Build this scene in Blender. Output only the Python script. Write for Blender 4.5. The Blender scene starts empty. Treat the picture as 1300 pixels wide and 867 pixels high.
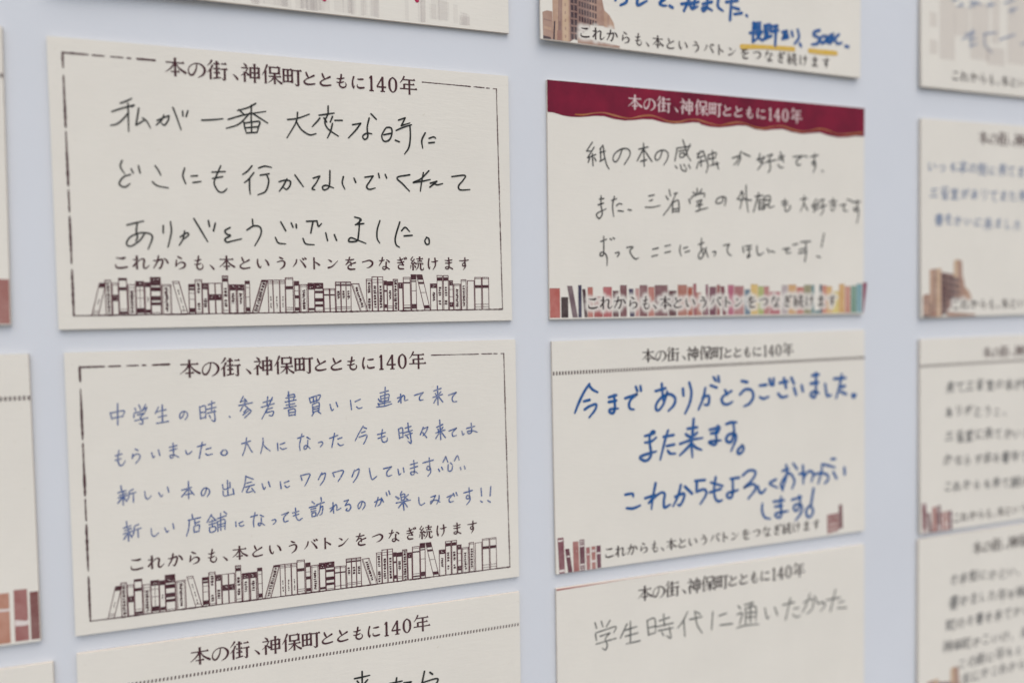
import bpy, bmesh, math, random
from mathutils import Vector, Matrix

scene = bpy.context.scene
COL = scene.collection
rnd = random.Random(7)

# ---------------------------------------------------------------- camera
# wall coordinates in millimetres: x right, y up, z out of the board towards the viewer
MM = 0.001
BASE_H = 1.45                       # height of the wall origin above the ground (m)
def world(x, y, zz=0.0):
    return Vector((x * MM, -zz * MM, BASE_H + y * MM))

CAM_R = [[0.94924776,-0.01634902,0.31410413],[0.02881656,0.99896862,-0.03508997],[-0.31320648,0.04236047,0.94873984]]
CAM_C = [37.4078,-52.6287,162.0657]
F_PX = 946.7482
cd = bpy.data.cameras.new("camera")
cam = bpy.data.objects.new("camera", cd)
COL.objects.link(cam)
def wdir(v):
    return Vector((v[0], -v[2], v[1]))
M = Matrix.Identity(4)
for i in range(3):
    a = wdir(CAM_R[i])
    for j in range(3):
        M[j][i] = a[j]
M.translation = world(*CAM_C)
cam.matrix_world = M
cd.sensor_width = 36.0
cd.lens = F_PX / 1300.0 * 36.0
cd.clip_start = 0.005
cd.clip_end = 100.0
cd.dof.use_dof = True
cd.dof.focus_distance = 0.162
cd.dof.aperture_fstop = 5.1
scene.camera = cam

# ---------------------------------------------------------------- light: soft overcast daylight from above
SUN_EL, SUN_AZ = 56.0, -14.0        # degrees; azimuth measured from straight in front of the board
wd = bpy.data.worlds.new("World")
scene.world = wd
wd.use_nodes = True
nt = wd.node_tree
bg = nt.nodes["Background"]
sky = nt.nodes.new("ShaderNodeTexSky")
sky.sky_type = 'NISHITA'
sky.sun_disc = False
sky.sun_elevation = math.radians(SUN_EL)
sky.sun_rotation = math.radians(180 + SUN_AZ)
sky.air_density = 1.0
sky.dust_density = 3.0
sky.ozone_density = 1.0
nt.links.new(sky.outputs[0], bg.inputs[0])
bg.inputs[1].default_value = 0.125
sl = bpy.data.lights.new("sun", 'SUN')
sl.energy = 1.5
sl.angle = math.radians(75)
sl.color = (1.0, 0.955, 0.90)
sun = bpy.data.objects.new("sun", sl)
COL.objects.link(sun)
el, az = math.radians(SUN_EL), math.radians(SUN_AZ)
to_sun = Vector((math.cos(el) * math.sin(az), -math.cos(el) * math.cos(az), math.sin(el)))
sun.rotation_euler = to_sun.to_track_quat('Z', 'Y').to_euler()
sun.location = (0, -1.0, 3.0)
vs = scene.view_settings
vs.view_transform = 'Standard'
vs.look = 'None'
vs.gamma = 1.0
vs.use_curve_mapping = False
vs.exposure = 0.08
scene.cycles.transparent_max_bounces = 24

# ---------------------------------------------------------------- materials
def new_mat(name, rough=0.9, spec=0.2):
    m = bpy.data.materials.new(name)
    m.use_nodes = True
    n = m.node_tree
    b = n.nodes["Principled BSDF"]
    b.inputs["Roughness"].default_value = rough
    b.inputs["Specular IOR Level"].default_value = spec
    return m, n, b

def noise(n, scale, detail=3.0, rough=0.6, stretch=None):
    tc = n.nodes.new("ShaderNodeTexCoord")
    t = n.nodes.new("ShaderNodeTexNoise")
    t.inputs["Scale"].default_value = scale
    t.inputs["Detail"].default_value = detail
    t.inputs["Roughness"].default_value = rough
    if stretch:
        mp = n.nodes.new("ShaderNodeMapping")
        mp.inputs["Scale"].default_value = stretch
        n.links.new(tc.outputs["Object"], mp.inputs[0])
        n.links.new(mp.outputs[0], t.inputs[0])
    else:
        n.links.new(tc.outputs["Object"], t.inputs[0])
    return t

def ramp(n, src, stops):
    r = n.nodes.new("ShaderNodeValToRGB")
    el_ = r.color_ramp.elements
    while len(el_) < len(stops):
        el_.new(0.5)
    for e, (p, c) in zip(el_, stops):
        e.position = p
        e.color = (c[0], c[1], c[2], 1)
    n.links.new(src, r.inputs[0])
    return r

PAPER = (0.755, 0.732, 0.656)
def paper_mat():
    m, n, b = new_mat("laid_paper", 0.92, 0.12)
    t = noise(n, 45, 4)
    r = ramp(n, t.outputs[0], [(0.3, [c * 0.965 for c in PAPER]), (0.7, [c * 1.02 for c in PAPER])])
    # faint specks in the pulp
    s = noise(n, 900, 2)
    sr = ramp(n, s.outputs[0], [(0.2, (0.90, 0.885, 0.86)), (0.3, (1, 1, 1))])
    mx = n.nodes.new("ShaderNodeMix"); mx.data_type = 'RGBA'; mx.blend_type = 'MULTIPLY'
    mx.inputs[0].default_value = 1.0
    n.links.new(r.outputs[0], mx.inputs[6]); n.links.new(sr.outputs[0], mx.inputs[7])
    n.links.new(mx.outputs[2], b.inputs["Base Color"])
    g = noise(n, 700, 5, 0.65, (0.45, 1, 2.0))
    bp = n.nodes.new("ShaderNodeBump")
    bp.inputs["Strength"].default_value = 0.20
    bp.inputs["Distance"].default_value = 0.00022
    n.links.new(g.outputs[0], bp.inputs["Height"])
    n.links.new(bp.outputs[0], b.inputs["Normal"])
    return m

def edge_mat():
    m, n, b = new_mat("cut_card_edge", 0.95, 0.1)
    t = noise(n, 1500, 3)
    r = ramp(n, t.outputs[0], [(0.3, (0.68, 0.605, 0.51)), (0.7, (0.76, 0.69, 0.60))])
    n.links.new(r.outputs[0], b.inputs["Base Color"])
    return m

BOARD = (0.655, 0.690, 0.730)
def board_mat():
    m, n, b = new_mat("matt_board_paint", 0.6, 0.25)
    t = noise(n, 14, 5)
    r = ramp(n, t.outputs[0], [(0.3, [c * 0.972 for c in BOARD]), (0.7, [c * 1.02 for c in BOARD])])
    n.links.new(r.outputs[0], b.inputs["Base Color"])
    g = noise(n, 260, 4)
    bp = n.nodes.new("ShaderNodeBump")
    bp.inputs["Strength"].default_value = 0.12
    bp.inputs["Distance"].default_value = 0.0002
    n.links.new(g.outputs[0], bp.inputs["Height"])
    n.links.new(bp.outputs[0], b.inputs["Normal"])
    return m

def ink_mat(name, col, skip=0.0, scale=1800, rough=0.7, light=None):
    """ink lying on paper; `skip` lets paper fibres show through where the pen skipped"""
    m, n, b = new_mat(name, rough, 0.2)
    t = noise(n, scale, 3, 0.7)
    lt = light or [min(1, c + (p - c) * skip) for c, p in zip(col, PAPER)]
    r = ramp(n, t.outputs[0], [(0.42, col), (0.72, lt)])
    n.links.new(r.outputs[0], b.inputs["Base Color"])
    return m

def print_mat(name, col, var=0.12, scale=500, alpha=1.0):
    m, n, b = new_mat(name, 0.85, 0.12)
    t = noise(n, scale, 4, 0.7)
    hi = [min(1, c + (p - c) * var) for c, p in zip(col, PAPER)]
    lo = [c * (1 - var) for c in col]
    r = ramp(n, t.outputs[0], [(0.3, lo), (0.72, hi)])
    n.links.new(r.outputs[0], b.inputs["Base Color"])
    if alpha < 1:
        b.inputs["Alpha"].default_value = alpha
    return m

_pm = {}
def colour_print(col):
    if col not in _pm:
        m = print_mat("printed_colour", tuple(float(t) for t in col.split(',')), 0.14, 260)
        n = m.node_tree
        b = n.nodes["Principled BSDF"]
        src = b.inputs["Base Color"].links[0].from_socket
        at = n.nodes.new("ShaderNodeAttribute"); at.attribute_name = "bloom"
        mx = n.nodes.new("ShaderNodeMix"); mx.data_type = 'RGBA'
        mx.inputs[7].default_value = (0.72, 0.695, 0.635, 1)
        n.links.new(at.outputs["Fac"], mx.inputs[0])
        n.links.new(src, mx.inputs[6])
        n.links.new(mx.outputs[2], b.inputs["Base Color"])
        _pm[col] = m
    return _pm[col]

M_PAPER, M_EDGE, M_BOARD = paper_mat(), edge_mat(), board_mat()
M_INK = {
    'black': ink_mat("black_gel_ink", (0.014, 0.017, 0.017), 0.05),
    'pencil': ink_mat("grey_black_pen_ink", (0.030, 0.033, 0.036), 0.22),
    'pencil3': ink_mat("pencil_lead", (0.075, 0.082, 0.080), 0.42, 1100),
    'pencil2': ink_mat("faint_grey_ink", (0.15, 0.15, 0.15), 0.28),
    'blue': ink_mat("blue_ballpoint_ink", (0.065, 0.115, 0.29), 0.42),
    'blue2': ink_mat("pale_blue_ink", (0.20, 0.26, 0.38), 0.30),
    'felt': ink_mat("blue_felt_pen_ink", (0.005, 0.088, 0.29), 0.10, 900),
    'gold': ink_mat("yellow_marker_ink", (0.66, 0.43, 0.07), 0.15, 900),
    'red': ink_mat("crimson_marker_ink", (0.42, 0.015, 0.075), 0.05),
}
M_BURG = print_mat("dark_burgundy_print", (0.055, 0.011, 0.020), 0.08, 900)
M_BURG2 = print_mat("burgundy_line_print", (0.10, 0.025, 0.040), 0.12, 900)
M_DARK = print_mat("blackish_print", (0.035, 0.022, 0.026), 0.06, 900)
M_TICK = print_mat("brown_grey_tick_print", (0.115, 0.082, 0.082), 0.16, 900)
M_PALE = print_mat("unprinted_pale", (0.74, 0.67, 0.63), 0.05, 500)
M_PINKISH = print_mat("pinkish_white_letters", (0.66, 0.53, 0.52), 0.05, 500)
M_GOLD = print_mat("gold_thread_print", (0.40, 0.15, 0.045), 0.12, 300)
M_WASH = print_mat("grey_violet_wash", (0.47, 0.40, 0.42), 0.2, 120, 0.07)
M_WASH2 = print_mat("pink_grey_wash", (0.56, 0.43, 0.40), 0.2, 120, 0.14)
def banner_mat():
    m, n, b = new_mat("mottled_crimson_print", 0.85, 0.12)
    t = noise(n, 75, 5, 0.6)
    r = ramp(n, t.outputs[0], [(0.33, (0.115, 0.015, 0.032)), (0.55, (0.20, 0.017, 0.041)), (0.72, (0.255, 0.019, 0.044))])
    n.links.new(r.outputs[0], b.inputs["Base Color"])
    return m
M_BANNER = banner_mat()

# ---------------------------------------------------------------- stroke engine (card millimetres: u right, v down)
W, H = 91.0, 55.0

class Ink:
    """collects flat ribbons and patches lying on one card; becomes ONE mesh"""
    def __init__(self, lift):
        self.v, self.f, self.fm, self.mats = [], [], [], []
        self.k = 0
        self.lift = lift
        self.bloom = None
    def _mi(self, m):
        if m not in self.mats:
            self.mats.append(m)
        return self.mats.index(m)
    def _z(self):
        self.k += 1
        return self.lift + (self.k % 97) * 0.00012
    def poly(self, pts, m, zz=None):
        zz = self._z() if zz is None else zz
        i = len(self.v)
        self.v += [(p[0], p[1], zz) for p in pts]
        self.f.append(tuple(range(i, i + len(pts))))
        self.fm.append(self._mi(m))
    def quad(self, a, b, c, d, m, step=4.0):
        """a b along the top, d c along the bottom; cut into cells so that it follows the card"""
        zz = self._z()
        L = max(math.dist(a, b), math.dist(d, c)); K = max(math.dist(a, d), math.dist(b, c))
        nu, nv = max(1, math.ceil(L / step)), max(1, math.ceil(K / step))
        P = lambda s, t: ((a[0]*(1-s)+b[0]*s)*(1-t)+(d[0]*(1-s)+c[0]*s)*t, (a[1]*(1-s)+b[1]*s)*(1-t)+(d[1]*(1-s)+c[1]*s)*t)
        for i in range(nu):
            for j in range(nv):
                self.poly([P(i/nu, j/nv), P((i+1)/nu, j/nv), P((i+1)/nu, (j+1)/nv), P(i/nu, (j+1)/nv)], m, zz)
    def rect(self, u0, v0, u1, v1, m):
        self.quad((u0, v0), (u1, v0), (u1, v1), (u0, v1), m)
    def ribbon(self, pts, m, caps=True, zz=None):
        """pts: (u, v, width)"""
        zz = self._z() if zz is None else zz
        q = [pts[0]]
        for p in pts[1:]:
            if math.dist(p[:2], q[-1][:2]) > 1e-4:
                q.append(p)
        if len(q) < 2:
            u, v, w = q[0]
            self.poly([(u + w/2*math.cos(t*math.pi/4), v + w/2*math.sin(t*math.pi/4)) for t in range(8)], m, zz)
            return
        i0 = len(self.v); mi = self._mi(m); n = len(q)
        for i, (u, v, w) in enumerate(q):
            a, b = q[max(0, i-1)], q[min(n-1, i+1)]
            dx, dy = b[0]-a[0], b[1]-a[1]
            L = math.hypot(dx, dy) or 1.0
            nx, ny = -dy/L*w/2, dx/L*w/2
            self.v += [(u+nx, v+ny, zz), (u-nx, v-ny, zz)]
        for i in range(n-1):
            a = i0 + 2*i
            self.f.append((a, a+2, a+3, a+1)); self.fm.append(mi)
        if caps:
            for e, o in ((0, 1), (n-1, n-2)):
                u, v, w = q[e]
                ang = math.atan2(v-q[o][1], u-q[o][0])
                self.poly([(u + w/2*math.cos(ang+t), v + w/2*math.sin(ang+t)) for t in (-1.5708, -0.8, 0, 0.8, 1.5708)], m, zz)
    def curve(self, pts, m, caps=True, per=5, cusp=70.0):
        """smooth brush line through pts, split at sharp corners"""
        seg, out = [pts[0]], []
        for i in range(1, len(pts)):
            seg.append(pts[i])
            if 0 < i < len(pts)-1:
                a = math.atan2(pts[i][1]-pts[i-1][1], pts[i][0]-pts[i-1][0])
                b = math.atan2(pts[i+1][1]-pts[i][1], pts[i+1][0]-pts[i][0])
                d = abs((b-a+math.pi) % (2*math.pi) - math.pi)
                if math.degrees(d) > cusp:
                    out.append(seg); seg = [pts[i]]
        out.append(seg)
        zz = self._z()
        for s in out:
            if len(s) == 2:
                self.ribbon(s, m, caps, zz); continue
            r = []
            for i in range(len(s)-1):
                p0 = s[i-1] if i else tuple(2*s[0][k]-s[1][k] for k in range(3))
                p1, p2 = s[i], s[i+1]
                p3 = s[i+2] if i+2 < len(s) else tuple(2*s[-1][k]-s[-2][k] for k in range(3))
                for j in range(per):
                    t = j/per
                    r.append(tuple(0.5*((2*p1[k]) + (p2[k]-p0[k])*t + (2*p0[k]-5*p1[k]+4*p2[k]-p3[k])*t*t + (3*p1[k]-p0[k]-3*p2[k]+p3[k])*t**3) for k in range(3)))
            r.append(s[-1])
            r = [(u, v, max(w, 0.01)) for u, v, w in r]
            self.ribbon(r, m, caps, zz)
    def refine(self, vmin, size):
        """cut every face below vmin into small triangles so that the bloom can be carried by its corners"""
        f0, m0 = self.f, self.fm
        self.f, self.fm = [], []
        mid = {}
        def half(a, b):
            k = (min(a, b), max(a, b))
            if k not in mid:
                mid[k] = len(self.v)
                self.v.append(tuple((self.v[a][i]+self.v[b][i])/2 for i in range(3)))
            return mid[k]
        for f, m in zip(f0, m0):
            if max(self.v[i][1] for i in f) < vmin:
                self.f.append(f); self.fm.append(m); continue
            st = [(f[0], f[i], f[i+1]) for i in range(1, len(f)-1)]
            while st:
                t = st.pop()
                e = max(range(3), key=lambda i: math.dist(self.v[t[i]], self.v[t[(i+1) % 3]]))
                a, b, c = t[e], t[(e+1) % 3], t[(e+2) % 3]
                if math.dist(self.v[a], self.v[b]) > size:
                    h = half(a, b)
                    st += [(a, h, c), (h, b, c)]
                else:
                    self.f.append(t); self.fm.append(m)
    def build(self, name, parent, warp):
        if self.bloom:
            self.refine(47.5, 0.42)
        me = bpy.data.meshes.new(name)
        me.from_pydata([((u - W/2)*MM, -(zz + warp(u, v))*MM, (H - v)*MM) for u, v, zz in self.v], [], self.f)
        for m in self.mats:
            me.materials.append(m)
        me.polygons.foreach_set("material_index", self.fm)
        me.update()
        bm = bmesh.new(); bm.from_mesh(me)
        for f in bm.faces:                       # every ink face looks away from the board
            f.normal_update()
            if f.normal.y > 0:
                f.normal_flip()
        bm.to_mesh(me); bm.free()
        if self.bloom:
            at = me.attributes.new('bloom', 'FLOAT', 'POINT')
            at.data.foreach_set('value', [float(t) for t in self.bloom([p[:2] for p in self.v])])
        o = bpy.data.objects.new(name, me)
        COL.objects.link(o)
        o.parent = parent
        return o

# ---------------------------------------------------------------- lettering: brush skeletons of a Mincho face, 100-unit square
# H x y x2 thin bar with its triangle; V x y y2 stem; D dot; C curve of x,y,w; L straight run of x,y,w
GLYPH = {
'本': "H 8 28 92|V 50 6 95|C 48,28,6 34,52,6 6,76,2|C 52,28,3 68,54,7 96,74,11|H 30 72 70",
'の': "C 52,20,5 47,50,6 33,76,8 18,80,8 9,62,5 16,36,4 42,18,4 70,20,6 88,38,10 90,58,10 78,78,7 56,92,2",
'街': "C 24,4,9 17,16,6 4,30,2|C 27,28,9 19,44,6 3,62,2|V 18 46 96|H 32 18 62|V 47 5 42|H 30 42 64|H 32 62 62|V 47 48 88|L 29,90,6 65,84,6|H 68 16 94|H 66 42 98|C 84,42,9 84,70,9 84,90,9|C 84,92,8 78,94,5 70,86,1",
'、': "D 12 68 34 92",
'神': "D 18 4 30 16|H 6 26 38|C 38,26,5 26,48,5 4,66,2|V 22 46 96|D 28 48 40 60|V 50 22 76|H 50 24 90|V 90 22 76|H 50 48 90|H 50 72 90|V 70 4 98",
'保': "C 28,4,9 18,30,6 3,54,2|V 20 32 96|V 42 10 46|H 42 12 86|V 86 10 46|H 42 42 86|H 34 58 96|V 64 46 96|C 62,58,5 50,76,5 32,90,2|C 66,58,3 78,76,6 97,90,10",
'町': "V 8 16 84|H 8 18 50|V 50 16 84|H 8 48 50|H 8 78 50|V 29 18 78|H 56 20 98|C 80,20,10 80,60,10 80,90,10|C 80,92,9 72,95,6 62,86,1",
'と': "C 30,10,7 36,28,9 46,46,5|C 82,28,9 56,42,6 28,58,5 16,74,8 28,88,9 52,90,8 86,84,7",
'も': "C 48,6,8 44,36,8 36,62,6 36,82,8 54,94,8 74,88,6 80,72,5 74,58,2|C 18,34,4 40,36,7 66,28,5|C 16,60,4 38,62,7 64,54,5",
'に': "C 22,14,8 14,44,7 14,74,9 20,92,6 28,74,2|C 48,28,4 66,28,8 86,26,8|C 46,66,3 46,80,6 62,88,9 92,84,8",
'1': "L 50,10,10 50,90,10|C 26,22,4 42,16,8 50,12,8|L 22,91,6 78,91,6",
'4': "L 62,91,10 62,10,10|L 62,12,7 8,66,6|L 6,67,7 96,67,7|L 40,91,5 84,91,5",
'0': "C 50,9,5 24,24,9 17,50,11 24,76,9 50,91,5 76,76,9 83,50,11 76,24,9 50,9,5",
'年': "C 28,4,8 20,20,6 6,38,2|H 24 20 88|H 28 44 84|V 28 44 66|H 4 68 98|V 56 20 98",
'こ': "C 24,18,4 46,22,8 72,18,9 58,30,2|C 20,62,4 24,82,8 50,87,10 84,80,8",
'れ': "V 28 6 94|C 8,32,4 20,32,7 34,26,6 24,48,5 6,74,5|C 10,76,5 40,38,4 58,26,7 68,34,9 64,58,9 64,80,9 74,86,7 96,66,2",
'か': "C 8,36,5 34,36,8 56,28,9 62,40,9 54,72,9 44,90,7 34,82,2|C 38,6,8 30,44,8 8,86,5|C 72,22,6 84,34,9 92,52,9",
'ら': "C 36,8,6 48,16,9 60,22,6|C 28,32,6 26,54,8 24,72,8|C 24,72,3 46,50,5 68,48,8 80,62,10 70,82,8 40,94,2",
'い': "C 14,22,6 14,50,9 22,76,9 32,84,6 40,66,2|C 66,26,5 80,42,9 88,64,10",
'う': "C 38,8,6 50,14,9 64,18,6|C 22,42,5 44,36,6 64,34,8 76,48,10 68,74,9 40,96,3",
'バ': "C 32,24,8 26,50,7 6,78,2|C 54,24,3 74,50,8 90,78,11|D 68 10 78 22|D 84 6 94 18",
'ト': "V 38 8 94|C 40,38,3 60,48,7 82,62,11",
'ン': "D 12 20 36 36|C 12,86,10 44,74,7 90,28,2",
'を': "C 16,24,4 44,26,8 76,20,6|C 46,6,8 36,34,6 18,60,5|C 20,60,3 40,42,5 54,46,8 56,68,6|C 88,44,8 60,54,6 36,70,6 34,86,9 52,94,10 82,92,8",
'つ': "C 6,40,5 36,32,6 66,26,8 88,40,11 86,60,10 66,78,7 40,86,2",
'な': "C 10,28,4 28,30,7 50,24,5|C 36,6,8 28,36,7 8,66,4|C 68,22,4 80,28,7 90,38,9|C 66,40,9 64,64,8 66,82,8 50,94,8 36,86,6 42,74,5 64,76,6 90,92,7",
'ぎ': "C 18,24,4 40,24,7 66,16,6|C 16,44,4 42,44,7 74,36,6|C 40,4,7 52,36,8 70,62,8|C 66,62,6 40,58,4 24,70,6 34,88,9 70,90,8|D 74 4 82 16|D 88 0 96 12",
'続': "L 24,4,6 8,24,5 24,34,5|L 36,18,7 10,50,5 40,46,5|D 30 38 40 48|V 24 50 96|C 10,62,6 8,74,4 4,84,2|D 34 60 41 74|H 48 18 96|V 72 4 36|H 54 34 90|L 48,46,8 46,58,3|L 48,48,5 96,48,5 92,58,5|C 62,56,7 58,76,6 42,94,2|C 78,54,9 78,84,9 88,92,8 98,88,5 97,76,2",
'け': "C 16,12,8 10,46,8 12,76,9 18,90,6 26,72,2|C 38,34,4 60,36,7 94,28,6|C 70,8,9 74,44,9 70,70,7 50,96,3",
'ま': "C 20,24,4 48,26,7 80,20,6|C 22,44,4 48,46,7 78,40,6|C 52,4,8 54,40,8 54,76,8 42,90,8 24,84,6 28,74,5 52,74,6 84,90,8",
'す': "C 6,26,4 46,26,7 94,20,6|C 60,4,8 60,40,8 56,62,7 40,66,7 36,52,6 48,44,6 62,50,8 62,72,8 42,98,2",
}
KANJI = set("本街神保町年続、")

def glyph(ink, ch, cu, cv, em, m, sx=1.0, sy=1.0, grow=0.0, only_ribbon=False):
    X = lambda x: cu + (x - 50) / 100 * em * sx
    Y = lambda y: cv + (y - 50) / 100 * em * sy
    Z = lambda w: (w + grow) / 100 * em
    for st in GLYPH[ch].split('|'):
        k, *a = st.split()
        if k == 'H':
            x, y, x2 = map(float, a)
            ink.ribbon([(X(x), Y(y), Z(6.2)), (X(x2), Y(y), Z(6.2))], m, caps=bool(grow))
            if not only_ribbon:
                ink.poly([(X(x2-12), Y(y-2)), (X(x2-5), Y(y-9)), (X(x2+1), Y(y+2.5)), (X(x2-12), Y(y+2.5))], m)
        elif k == 'V':
            x, y, y2 = map(float, a)
            ink.ribbon([(X(x), Y(y), Z(11)), (X(x), Y((y+y2)/2), Z(10)), (X(x), Y(y2), Z(11))], m, caps=bool(grow))
            if not only_ribbon:
                ink.poly([(X(x-7.5), Y(y-1)), (X(x+5), Y(y-1.5)), (X(x+7.5), Y(y+2)), (X(x+2), Y(y+7)), (X(x-3), Y(y+6))], m)
        elif k == 'D':
            x, y, x2, y2 = map(float, a)
            ink.curve([(X(x), Y(y), Z(3)), (X(x+(x2-x)*.6), Y(y+(y2-y)*.5), Z(9)), (X(x2), Y(y2), Z(11))], m)
        else:
            p = [tuple(map(float, t.split(','))) for t in a]
            p = [(X(x), Y(y), Z(w*1.15)) for x, y, w in p]
            if k == 'L':
                for q in range(len(p)-1):
                    ink.ribbon([p[q], p[q+1]], m, caps=bool(grow))
            else:
                ink.curve(p, m, cusp=95)

HEAD = list(zip("本の街、神保町ととも に140年".replace(' ', ''),
    [22.0, 25.9, 29.75, 33.4, 36.0, 40.1, 44.1, 47.5, 50.75, 54.1, 57.45, 60.3, 62.4, 64.85, 68.2]))
def heading(ink, m, u0=22.0, u1=68.2, v=3.9, em=4.0):
    k = (u1 - u0) / 46.2
    for ch, u in HEAD:
        cu = u0 + (u - 22.0) * k
        e = em * (k ** 0.6)
        if ch in '140':
            glyph(ink, ch, cu, v + 0.1, e, m, 0.56 if ch != '1' else 0.42, 0.95)
        elif ch == '、':
            glyph(ink, ch, cu + 0.7, v - 0.2, e, m, 0.95, 0.95)
        elif ch in KANJI:
            glyph(ink, ch, cu, v, e, m)
        else:
            s = 0.92 if ch == 'の' else 0.75
            glyph(ink, ch, cu, v + 0.15, e, m, s, s)

SLOGAN = "これからも、本というバトンをつなぎ続けます"
SPOS = [11.1, 14.63, 18.15, 21.67, 25.12, 28.2, 30.3, 33.77, 37.29, 40.86, 44.5, 47.75, 51.34, 54.93, 58.6, 62.14, 65.8, 69.2, 72.8, 76.34, 79.88]
SSCALE = {'本': (.92, .95), '続': (.92, .95), 'れ': (.98, .9), 'も': (.72, .88), 'と': (.78, .82), 'つ': (.76, .8), 'な': (.78, .85), 'す': (.70, .84), 'ま': (.78, .84),
          'け': (.72, .84), 'ぎ': (.74, .84), 'ン': (.76, .76), 'バ': (.88, .8), 'ト': (.70, .84), 'ら': (.88, .86), 'う': (.80, .84), 'こ': (.94, .84), 'い': (.84, .84), 'か': (.9, .86)}
def slogan(ink, m, u0=11.1, u1=79.88, v=42.2, em=3.4, grow=0.0):
    k = (u1 - u0) / 68.78
    for ch, u in zip(SLOGAN, SPOS):
        cu = u0 + (u - 11.1) * k
        if ch == '、':
            glyph(ink, ch, cu + 0.2, v - 0.2, em, m, grow=grow)
        else:
            sx, sy = SSCALE.get(ch, (0.84, 0.84))
            glyph(ink, ch, cu, v, em, m, sx, sy, grow=grow, only_ribbon=grow > 0)

# ---------------------------------------------------------------- traced data, in card millimetres
POSES = {1: [0.0, 0.0, 0.0], 2: [0.703, -59.437, -0.0001], 3: [100.394, 0.0, -0.0031], 4: [100.626, -60.137, 0.00557], 5: [100.88, -118.706, 0.00108], 6: [0.684, -118.073, -0.00113], 7: [0.321, 64.546, 0.0], 8: [99.343, 63.695, -0.01354], 9: [210.475, 61.892, 0.0], 10: [210.826, -1.714, 0.006], 11: [211.076, -62.781, 0.006], 12: [211.003, -119.425, 0.004], 13: [-98.204, 2.175, -0.012], 14: [-96.208, -59.408, 0.0], 15: [-94.386, -118.947, 0.0]}
LINE_BOOKS = [[5.73,6.83,46.21,1.52,"D0 .14;L.86;L.92;M.5"],[8.18,9.19,45.62,0,"T.08 .95;L.04"],[9.35,10.45,46.22,0,"L.06;D.36 .56"],[10.55,11.95,45.27,0,"D0 .06;D.24 .33;L.84;D.9 .97"],[12.05,13.56,46.52,0,"L.1;L.2;T.22 .95;F"],[13.56,14.95,45.88,0,"D0 .16;L.27;L.5;D.8 .95;C"],[15.11,16.09,46.1,0,"D.0 .14;M.45;D.84 .95"],[16.19,17.95,45.11,0,"D0 .22;D.26 .37;D.5 .62;D.67 .75;L.95"],[18.15,19.86,46.55,0,"F;T.1 .9;L.05"],[21.69,22.8,45.91,-1.53,"L.06;M.25;M.5;M.75;L.9"],[23.07,24.14,46.5,0,"D0 .1;L.16;D.13 .2;L.3;L.5;D.8 .95"],[24.28,25.46,45.6,0,"L.05;T.1 .4;T.68 .88;L.95"],[25.56,26.58,46.29,0,"D.02 .2;T.5 .8"],[26.75,27.95,46.3,0,"D.36 .56"],[28.02,29.15,46.3,0,"D.36 .56"],[29.39,30.46,44.84,0,"L.03;D.06 .15;T.32 .55;T.63 .82;L.92"],[30.63,32.02,46.61,0,"D.0 .2;T.3 .66;F"],[32.09,33.49,46.62,0,"D.0 .2;T.3 .66;F"],[33.7,34.54,45.88,0,"D.0 .1;L.2;L.5;D.82 .95"],[34.9,36.13,45.71,2.01,"D0 .06;T.08 .95;F"],[38.16,39.09,45.71,0,"L.05;L.1;M.5;M.7"],[39.16,40.38,45.71,0,"L.05;L.1;M.5;M.7"],[40.45,41.5,45.72,0,"L.05;L.1;M.5;M.7"],[41.57,43.06,45.23,0,"L.04;D.24 .33;L.86;L.92"],[43.32,44.23,45.99,0,"D0 .14;L.3;D.45 .55;D.84 .95"],[44.42,45.99,46.68,0,"T.2 .9;L.06;F"],[46.14,47.36,46.38,0,"D.02 .22;D.86 .94"],[47.44,49.15,46.39,0,"D.0 .2;D.26 .35;D.52 .64;D.73 .82;L.95"],[49.3,50.42,47.54,0,"L.06;D.24 .3;L.86"],[50.53,51.58,47.55,0,"L.06;D.24 .3;L.86"],[51.77,52.79,46.14,0,"L.04;D.08 .13;T.3 .56;L.84;L.9"],[52.87,53.86,46.14,0,"L.04;D.08 .13;T.3 .56;L.84;L.9"],[53.93,54.88,46.15,0,"L.04;D.08 .13;T.3 .56;L.84;L.9"],[56.8,58.34,46.54,-1.72,"F;T.12 .85"],[58.23,59.31,45.58,0,"L.05;T.1 .45;T.6 .95"],[59.43,60.56,45.08,0,"L.08;L.16;T.26 .9"],[60.71,61.77,45.08,0,"L.08;L.16;T.26 .9"],[61.93,62.56,45.98,0,"D0 .14;D.3 .36;D.78 .9"],[62.68,63.82,46.1,0,"D0 .14;T.3 .6;L.84;L.9"],[63.94,64.93,45.59,0,"T.05 .98;L.03"],[65.09,66.0,46.39,0,"D0 .2"],[66.16,67.72,45.21,0,"L.05;D.14 .18;L.84;D.9 .94"],[67.88,68.97,44.61,0,"D0 .14;D.17 .2;L.45;D.82 .95"],[70.83,72.05,44.62,-1.72,"D0 .14;D.2 .26;L.5;D.86 .95"],[72.17,73.56,46.62,0,"D0 .16;T.32 .66"],[73.65,74.84,44.82,0,"D.05 .15;T.33 .6;T.72 .84"],[75.09,76.2,44.82,0,"D.05 .15;T.33 .6;T.72 .84"],[76.41,77.24,45.95,0,"D0 .16;L.3;L.55;D.74 .9"],[77.41,78.99,46.72,0,"L.05;T.2 .9;F"],[79.16,80.25,45.76,0,"L.05;T.2 .9"],[80.55,82.11,45.96,0,""],[82.28,83.85,45.24,0,"L.04;D.24 .33;L.84;L.92"],[84.07,85.52,45.24,0,"L.04;D.24 .33;L.84;L.92"]]
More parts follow.
